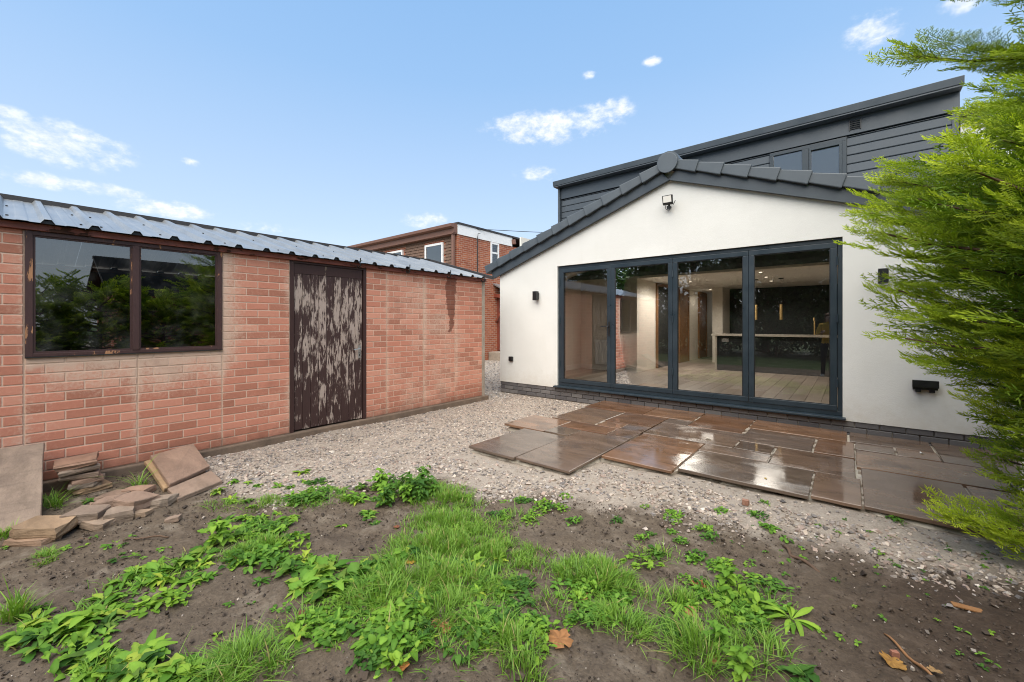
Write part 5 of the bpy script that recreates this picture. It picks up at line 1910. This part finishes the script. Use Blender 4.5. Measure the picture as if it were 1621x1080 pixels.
# the many lesser ones
fields = [
    # u0,v0,u1,v1,count,kind,scale,label,group
    (700, 790, 900, 850, 17, 'mound', .8, 'low green weed tuft on bare soil right of the grassy island', 'tufts right of the grass'),
    (890, 800, 1220, 900, 22, 'mound', .62, 'small weed tuft on pale bare soil before the gravel', 'tufts before the gravel'),
    (330, 765, 470, 850, 30, 'dandelion', .75, 'leafy weed in the patch left of the grass by the gravel', 'weeds by the gravel'),
    (470, 770, 600, 800, 12, 'mound', 1.0, 'low weed at the gravel edge near the grass top', 'weeds at the gravel edge'),
    (380, 820, 480, 900, 16, 'mound', 1.1, 'low weed between the diagonal docks and the grass', 'weeds between docks and grass'),
    (450, 960, 760, 1060, 20, 'mound', 1.0, 'low weed among leaves in front of the grassy island', 'weeds in front of the grass'),
    (740, 920, 850, 1040, 22, 'mound', .85, 'low weed on soil at the right foot of the grass', 'weeds right of the grass foot'),
    (900, 930, 1010, 1000, 14, 'mound', .85, 'low weed around the isolated grass tuft', 'weeds round the isolated tuft'),
    (1060, 910, 1240, 1000, 22, 'mound', .75, 'low weed in the weedy patch at right', 'weeds in the right patch'),
    (0, 840, 110, 880, 10, 'seedling', 1.3, 'seedling on soil below the big leaning slab', 'seedlings below the leaning slab'),
    (120, 850, 330, 900, 20, 'seedling', 1.2, 'seedling on bare soil below the rubble', 'seedlings below the rubble'),
    (1230, 860, 1600, 1060, 46, 'seedling', .7, 'tiny seedling on the dark soil at right', 'seedlings on the dark soil'),
    (1150, 830, 1420, 900, 26, 'seedling', .8, 'tiny seedling along the gravel edge at right', 'seedlings along the gravel'),
    (330, 900, 480, 1060, 14, 'seedling', .9, 'seedling on the bare soil between docks and grass', 'seedlings between docks and grass'),
    (560, 870, 800, 960, 26, 'dandelion', 1.0, 'leafy rosette pushing up through the grass island', 'rosettes in the grass'),
    (440, 760, 600, 830, 18, 'dandelion', .7, 'small leafy weed between gravel and grass ring', 'weeds inside the grass ring'),
    (120, 1030, 330, 1078, 10, 'dock', .75, 'dock rosette along the bottom edge at left', 'docks at the bottom edge'),
    (20, 965, 180, 1030, 14, 'dandelion', 1.1, 'leafy weed among the dock row at the left', 'weeds in the dock row'),
    (200, 890, 420, 925, 16, 'dandelion', .9, 'leafy weed filling the diagonal row at the left', 'weeds in the diagonal row'),
    (460, 880, 580, 950, 14, 'dock', .9, 'dock rosette in the clump left of the grass', 'docks left of the grass'),
    (560, 960, 700, 1040, 16, 'dandelion', .9, 'leafy rosette in front of the grassy island', 'rosettes before the grass'),
    (590, 765, 690, 800, 12, 'nettle', .8, 'soft leafy weed at the top of the grassy island', 'weeds at the grass top'),
    (200, 1040, 330, 1080, 7, 'dandelion', 1.1, 'leafy rosette at the bottom edge left of centre', 'rosettes at the bottom edge'),
    (200, 930, 240, 960, 3, 'seedling', 1.0, 'seedling beside the bright dandelion', 'seedlings by the dandelion'),
]
def ordinal(n):
    small = ['', 'first', 'second', 'third', 'fourth', 'fifth', 'sixth', 'seventh', 'eighth', 'ninth', 'tenth', 'eleventh', 'twelfth', 'thirteenth',
             'fourteenth', 'fifteenth', 'sixteenth', 'seventeenth', 'eighteenth', 'nineteenth']
    if n < 20:
        return small[n]
    t, r = divmod(n, 10)
    return {2: 'twentieth', 3: 'thirtieth', 4: 'fortieth'}[t] if r == 0 else {2: 'twenty', 3: 'thirty', 4: 'forty'}[t] + '-' + small[r]
for (u0, v0, u1, v1, cnt, kind, s, lab, grp) in fields:
    spots = sorted((u0 + (u1 - u0) * random.random(), v0 + (v1 - v0) * random.random()) for k in range(cnt))
    for k, (u, v) in enumerate(spots):
        weed(u, v, kind, s * random.uniform(.6, 1.35), lab + ', ' + ordinal(k + 1) + ' from the left', grp)

# ------------------------------------------------------------------ grass
def grass_patch(cx, cy, rx, ry, rot, n, h0, h1, lean=.5):
    q = np.sqrt(rng.random(n)) * (1 + .18 * rng.normal(size=n))
    a = rng.random(n) * 2 * math.pi
    lx, ly = q * np.cos(a) * rx, q * np.sin(a) * ry
    x = cx + lx * math.cos(rot) - ly * math.sin(rot)
    y = cy + lx * math.sin(rot) + ly * math.cos(rot)
    h = rng.uniform(h0, h1, n) * (1.05 - .45 * np.clip(q, 0, 1.2)) * np.where(rng.random(n) < .1, 1.0, .62)
    out = np.arctan2(ly, lx) + rot + rng.normal(size=n) * 1.2
    ln = 1.5 * lean * rng.uniform(.2, 1.5, n) * (.55 + .6 * np.clip(q, 0, 1))
    return x, y, h, out, ln
GR = []
def gpatch(u, v, rx, ry, n, h0, h1, rot=0.0, lean=.5):
    x, y = gp(u, v)
    GR.append(grass_patch(x, y, rx, ry, rot, int(n * 1.25), h0, h1, lean))
gpatch(700, 790, .26, .22, 2600, .05, .12, .4)
gpatch(660, 775, .22, .16, 1500, .06, .14)
gpatch(710, 830, .30, .22, 3600, .05, .11, .6)
gpatch(740, 862, .30, .20, 3400, .05, .11, .6)
gpatch(690, 870, .30, .22, 3200, .06, .13, .5)
gpatch(790, 880, .24, .15, 2200, .05, .10, .5)
gpatch(650, 915, .28, .20, 2600, .07, .15, .5, .6)
gpatch(730, 920, .26, .18, 2200, .06, .14, .5, .7)
gpatch(600, 950, .20, .15, 1200, .08, .16, .5, .8)
gpatch(700, 970, .22, .16, 1200, .06, .14, .5, .8)
gpatch(770, 1000, .15, .12, 700, .05, .13, .3, .8)
gpatch(950, 915, .20, .15, 2400, .07, .15, .2, .55)
gpatch(915, 915, .14, .10, 900, .06, .13)
gpatch(985, 985, .16, .10, 700, .05, .12, .2, .9)
gpatch(1075, 945, .10, .07, 350, .05, .11)
gpatch(1110, 1030, .16, .13, 500, .10, .20, .2, .8)
gpatch(1200, 1030, .12, .10, 220, .08, .16, .2, .9)
gpatch(820, 1030, .10, .08, 260, .10, .20, .2, .6)
gpatch(830, 1065, .10, .07, 200, .08, .16)
gpatch(395, 1045, .17, .10, 900, .08, .17, .3, .8)
gpatch(330, 1078, .16, .08, 260, .08, .16, .3, .8)
gpatch(160, 1078, .10, .06, 140, .08, .16)
gpatch(30, 975, .06, .05, 160, .12, .22)
gpatch(70, 882, .12, .05, 420, .04, .09, 0, .8)
gpatch(420, 865, .14, .10, 700, .06, .14)
gpatch(390, 880, .12, .10, 500, .06, .13)
gpatch(545, 785, .20, .08, 500, .04, .09)
gpatch(430, 790, .16, .08, 400, .04, .08)
gpatch(85, 800, .12, .05, 160, .10, .24, .2, .9)
gpatch(8, 845, .10, .06, 260, .05, .12)
gpatch(220, 770, .10, .04, 40, .14, .28, .2, .9)
gpatch(850, 870, .12, .06, 260, .03, .07)
for (u_, v_) in ((60, 1000), (130, 975), (190, 930), (260, 905), (320, 880), (380, 850), (430, 830), (480, 800), (350, 800), (400, 800), (520, 790), (500, 900), (530, 940),
                 (480, 990), (560, 1010), (640, 1020), (700, 1040), (760, 960), (800, 930), (840, 900), (880, 960), (1020, 950), (1130, 940), (1170, 980), (1210, 950), (1090, 1000),
                 (780, 830), (820, 820), (740, 800), (1040, 875)):
    gpatch(u_, v_, .15, .10, 150, .04, .12, .5, .9)
gpatch(1160, 985, .16, .08, 260, .05, .11)
gpatch(1590, 870, .1, .05, 120, .04, .09)
X, Y, Hh, O, Ln = (np.concatenate([p[k] for p in GR]) for k in range(5))
cn = fbm(X, Y, 11.0, 3, 5.5)
kp = (cn + rng.normal(size=len(X)) * .18) > -.18
X, Y, Hh, O, Ln, cn = X[kp], Y[kp], Hh[kp] * (1 + .5 * np.clip(cn[kp], -.6, .8)), O[kp] + 1.2 * cn[kp], Ln[kp], cn[kp]
n = len(X)
Z = ground_h(X, Y)
wd = rng.uniform(.0011, .0026, n) * (1 + Hh * 3)
od = np.stack([np.cos(O), np.sin(O), np.zeros(n)], -1)
sd = np.stack([-np.sin(O), np.cos(O), np.zeros(n)], -1)
base = np.stack([X, Y, Z - .003], -1)
rows = []
for t, wk in ((0, 1.0), (.4, .95), (.75, .6), (1.0, .05)):
    c = base + od * (Hh * Ln * t ** 1.8)[:, None] + np.array((0, 0, 1.0)) * (Hh * (t - .30 * np.clip(Ln, 0, 1.3) * t * t))[:, None]
    rows += [c - sd * (wd * wk)[:, None], c + sd * (wd * wk)[:, None]]
V = np.stack(rows, 1).reshape(-1, 3)
fq = np.array([(0, 1, 3, 2), (2, 3, 5, 4), (4, 5, 7, 6)])
F = (fq[None] + (np.arange(n) * 8)[:, None, None]).reshape(-1, 4)
k = rng.random((n, 1))
k = np.clip(k * .75 + .35 * cn[:, None] + .12, 0, 1)
tint = np.array((.085, .205, .020)) * (1 - k) + np.array((.235, .39, .050)) * k
dry = rng.random(n) < .05
tint[dry] = np.array((.36, .30, .12))
tint = np.repeat(tint[:, None], 8, 1)
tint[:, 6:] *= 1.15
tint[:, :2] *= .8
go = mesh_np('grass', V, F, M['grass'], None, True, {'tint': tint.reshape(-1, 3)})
tag(go, 'patches of bright green grass growing over the bare soil', 'grass', kind='stuff')

# ------------------------------------------------------------------ dead leaves, stick, wood
def dead_leaf(u, v, s, label, seed, lobes=5, col=(.30, .13, .05), rz=None):
    rr = random.Random(seed)
    n = 30
    mb_v = [(0, 0, .004)]
    ring1, ring2 = [], []
    c1, c2 = rr.uniform(.1, .35), rr.uniform(0, 6.28)
    for k in range(n):
        a = 2 * math.pi * k / n
        r = .34 + .17 * abs(math.cos(a * lobes / 2)) ** .7 + .04 * math.sin(a * 11 + seed) + rr.uniform(-.015, .015)
        for q, R_ in ((.55, ring1), (1.0, ring2)):
            x, y = math.cos(a) * r * q, math.sin(a) * r * q * .85
            z = c1 * (x * math.cos(c2) + y * math.sin(c2)) ** 2 * 2.6 + .03 * math.sin(a * lobes) * q + rr.uniform(-.008, .008) + .01
            R_.append((x, y, z))
    V = np.array(mb_v + ring1 + ring2) * s
    F = [(0, 1 + k, 1 + (k + 1) % n) for k in range(n)]
    for k in range(n):
        j = (k + 1) % n
        F += [(1 + k, 1 + n + k, 1 + n + j), (1 + k, 1 + n + j, 1 + j)]
    root = empty('dead_leaf', (0, 0, 0))
    x, y = gp(u, v)
    root.location = (x, y, gh(x, y) + .012)
    root.rotation_euler = (rr.uniform(-.15, .15), rr.uniform(-.15, .15), rr.uniform(0, 6.28) if rz is None else rz)
    tag(root, label, 'leaf', 'dead leaves')
    t = np.tile(np.array(col), (len(V), 1)) * rng.uniform(.7, 1.3, (len(V), 1))
    mesh_np('blade', V, F, M['deadleaf'], root, False, {'tint': t})
    MB().tube([(-.02 * s, 0, .012 * s), (-.5 * s, .05 * s, .03 * s)], [.012 * s, .006 * s], 5).build('stalk', M['oak'], root)
dl = [(885, 1018, .125, 'large tan dead leaf on bare soil near the bottom centre', (.36, .17, .07)), (970, 898, .06, 'curled brown dead leaf above the isolated grass tuft', (.28, .13, .06)),
      (1105, 925, .085, 'reddish brown dead leaf above the narrow-leaved tuft', (.25, .09, .04)), (1092, 968, .085, 'tan curled dead leaf in the narrow-leaved tuft', (.36, .18, .08)),
      (1412, 1052, .09, 'yellow-brown curled dead leaf beside the stick', (.34, .18, .05)), (922, 950, .07, 'brown dead leaf at the left foot of the isolated tuft', (.33, .18, .07)),
      (650, 895, .08, 'yellow spotted leaf in the middle of the grass', (.48, .30, .05)), (563, 912, .08, 'rusty orange dock leaf beside the biggest dock', (.45, .19, .03)),
      (690, 995, .07, 'left brown dead leaf of a pair in front of the grass', (.33, .16, .08)), (708, 1000, .07, 'right brown dead leaf of a pair in front of the grass', (.36, .17, .08)),
      (628, 836, .05, 'reddish dead leaf on bare soil inside the grass ring', (.26, .09, .05)), (660, 795, .05, 'brown dead leaf at the top of the grass', (.3, .15, .08)),
      (795, 935, .05, 'brown dead leaf among weeds right of the grass', (.32, .14, .07)), (565, 950, .05, 'small rust leaf at the front of the big docks', (.4, .15, .04)),
      (1480, 1065, .05, 'small tan dead leaf cut by the bottom edge at right', (.33, .2, .09)), (700, 920, .05, 'orange dead leaf at the right of the grass island', (.42, .17, .05)),
      (480, 975, .06, 'brown dead leaf under the dock left of the grass', (.2, .09, .05)), (640, 1063, .05, 'orange brown leaf at the bottom edge', (.42, .17, .05)),
      (1130, 640 + 405, .06, 'tan dead leaf among tall grass at bottom right', (.36, .2, .08))]
for k, (u, v, s, lab, col) in enumerate(dl):
    dead_leaf(u, v, s, lab, 200 + k, rng.integers(3, 6), col)
p0, p1 = gp(1400, 1005), gp(1480, 1078)
pts = [(p0[0] + (p1[0] - p0[0]) * t, p0[1] + (p1[1] - p0[1]) * t, gh(p0[0], p0[1]) + .012 + .008 * math.sin(t * 9)) for t in np.linspace(0, 1, 9)]
tag(MB().tube(pts, [.004, .005, .005, .006, .006, .006, .007, .006, .004], 6).build('stick', M['oak'], smooth=True), 'thin brown stick lying on the dark soil at bottom right', 'stick')
px, py = gp(1531, 967)
o = MB().box(-.055, .055, -.016, .016, 0, .007).build('wood_offcut', M['oak'], bevel=.001)
o.location = (px, py, gh(px, py) + .012)
o.rotation_euler = (R(4), R(3), R(12))
tag(o, 'small flat wooden offcut on the dark soil at right', 'wood')
for k, (pa, pb, r_, lab) in enumerate((((60, 868), (150, 850), .006, 'dark twig on the soil below the leaning slab'), ((1235, 862), (1290, 900), .010, 'dark root on the soil by the gravel at right'),
                                       ((190, 858), (270, 850), .005, 'thin dark twig on the soil below the rubble'))):
    a, b = gp(*pa), gp(*pb)
    pts = [(a[0] + (b[0] - a[0]) * t + .02 * math.sin(t * 7 + k), a[1] + (b[1] - a[1]) * t + .012 * math.cos(t * 9), gh(*a) + .008 + .006 * math.sin(t * 11)) for t in np.linspace(0, 1, 9)]
    tag(MB().tube(pts, r_, 6).build('twig', M['trunk'], smooth=True), lab, 'twig')
x, y = gp(1121, 693, .1)
o = dead_leaf
# flecks on the wet slabs; the pale one stands in for a reflected lamp glint
for k, (u, v, s, lab, col) in enumerate(((1121, 695, .07, 'pale fleck standing in for a lamp glint on the middle of the patio', (.55, .48, .40)), (1212, 758, .03, 'tiny yellow leaf on the long front slab of the patio', (.55, .36, .05)),
                                         (1459, 718, .04, 'white fleck of litter on the patio near the conifer', (.75, .74, .72)))):
    px, py = gp(u, v, .1)
    dead_leaf(u, v, s, lab, 300 + k, 3, col)
    q = [o_ for o_ in COL.objects if o_.get('label') == lab][0]
    q.location = (px, py, PZ + .004)
    q.rotation_euler = (0, 0, 1.0 * k)

# ------------------------------------------------------------------ photographer (seen only in the glass)
def person():
    J = {'pelvis': (0, 0, .93), 'waist': (0, .0, 1.08), 'chest': (0, .0, 1.28), 'neck': (0, .01, 1.43), 'head': (0, .03, 1.53), 'crown': (0, .02, 1.62),
         'hl': (-.095, 0, .90), 'kl': (-.12, .05, .49), 'al': (-.13, .0, .09), 'tl': (-.15, .16, .035),
         'hr': (.095, 0, .90), 'kr': (.14, .03, .49), 'ar': (.16, -.02, .09), 'tr': (.20, .14, .035),
         'sl': (-.18, .0, 1.36), 'el': (-.25, .08, 1.10), 'wl': (-.13, .28, 1.18), 'fl': (-.08, .34, 1.22),
         'sr': (.18, .0, 1.36), 'er': (.25, .08, 1.10), 'wr': (.13, .28, 1.18), 'fr': (.08, .34, 1.22)}
    rad = {'pelvis': .15, 'waist': .13, 'chest': .145, 'neck': .055, 'head': .085, 'crown': .07, 'hl': .10, 'kl': .062, 'al': .045, 'tl': .036, 'hr': .10, 'kr': .062, 'ar': .045, 'tr': .036,
           'sl': .07, 'el': .048, 'wl': .032, 'fl': .028, 'sr': .07, 'er': .048, 'wr': .032, 'fr': .028}
    E_ = [('pelvis', 'waist'), ('waist', 'chest'), ('chest', 'neck'), ('neck', 'head'), ('head', 'crown'), ('pelvis', 'hl'), ('hl', 'kl'), ('kl', 'al'), ('al', 'tl'),
          ('pelvis', 'hr'), ('hr', 'kr'), ('kr', 'ar'), ('ar', 'tr'), ('chest', 'sl'), ('sl', 'el'), ('el', 'wl'), ('wl', 'fl'), ('chest', 'sr'), ('sr', 'er'), ('er', 'wr'), ('wr', 'fr')]
    names_ = list(J)
    me = bpy.data.meshes.new('body')
    me.from_pydata([J[k] for k in names_], [(names_.index(a), names_.index(b)) for a, b in E_], [])
    o = bpy.data.objects.new('body', me)
    link(o)
    md = o.modifiers.new('skin', 'SKIN')
    for k, nm in enumerate(names_):
        sv = me.skin_vertices[0].data[k]
        sv.radius = (rad[nm], rad[nm] * (.8 if nm in ('pelvis', 'waist', 'chest') else 1))
        sv.use_root = nm == 'pelvis'
    ss = o.modifiers.new('sub', 'SUBSURF')
    ss.levels = ss.render_levels = 2
    dg = bpy.context.evaluated_depsgraph_get()
    m2 = bpy.data.meshes.new_from_object(o.evaluated_get(dg))
    bpy.data.objects.remove(o)
    skin, top, tr_, shoe = (mat_paint('skin', (.55, .33, .23), .5, .05), mat_paint('mustard_knit', (.62, .36, .04), .9, .2, 30, .3, 200),
                            mat_paint('dark_trousers', (.035, .035, .04), .85, .2), mat_paint('pale_shoes', (.6, .57, .52), .6, .1))
    for q in (skin, top, tr_, shoe):
        m2.materials.append(q)
    for p in m2.polygons:
        c = p.center
        p.use_smooth = True
        hand = c.y > .27
        p.material_index = 3 if c.z < .085 else 2 if c.z < .90 else 0 if (c.z > 1.45 or hand) else 1
    root = empty('person', (-.42, -.55, 0))
    tag(root, 'person in mustard top and dark trousers mirrored in the right glass panel', 'person')
    b = bpy.data.objects.new('body', m2)
    link(b, root)
    hm = bmesh.new()
    bmesh.ops.create_icosphere(hm, subdivisions=3, radius=.105)
    for v in hm.verts:
        v.co.z *= 1.15
        if v.co.y > .03 and v.co.z < .05:
            v.co.y = .03
        if v.co.z < -.04:
            v.co.z *= 1.9
    hme = bpy.data.meshes.new('hair')
    hm.to_mesh(hme)
    hm.free()
    hme.materials.append(mat_paint('brown_hair', (.20, .10, .05), .6, .3, 40, .4, 200))
    ho = bpy.data.objects.new('hair', hme)
    ho.location = (0, -.015, 1.575)
    link(ho, root)
    return root
person()
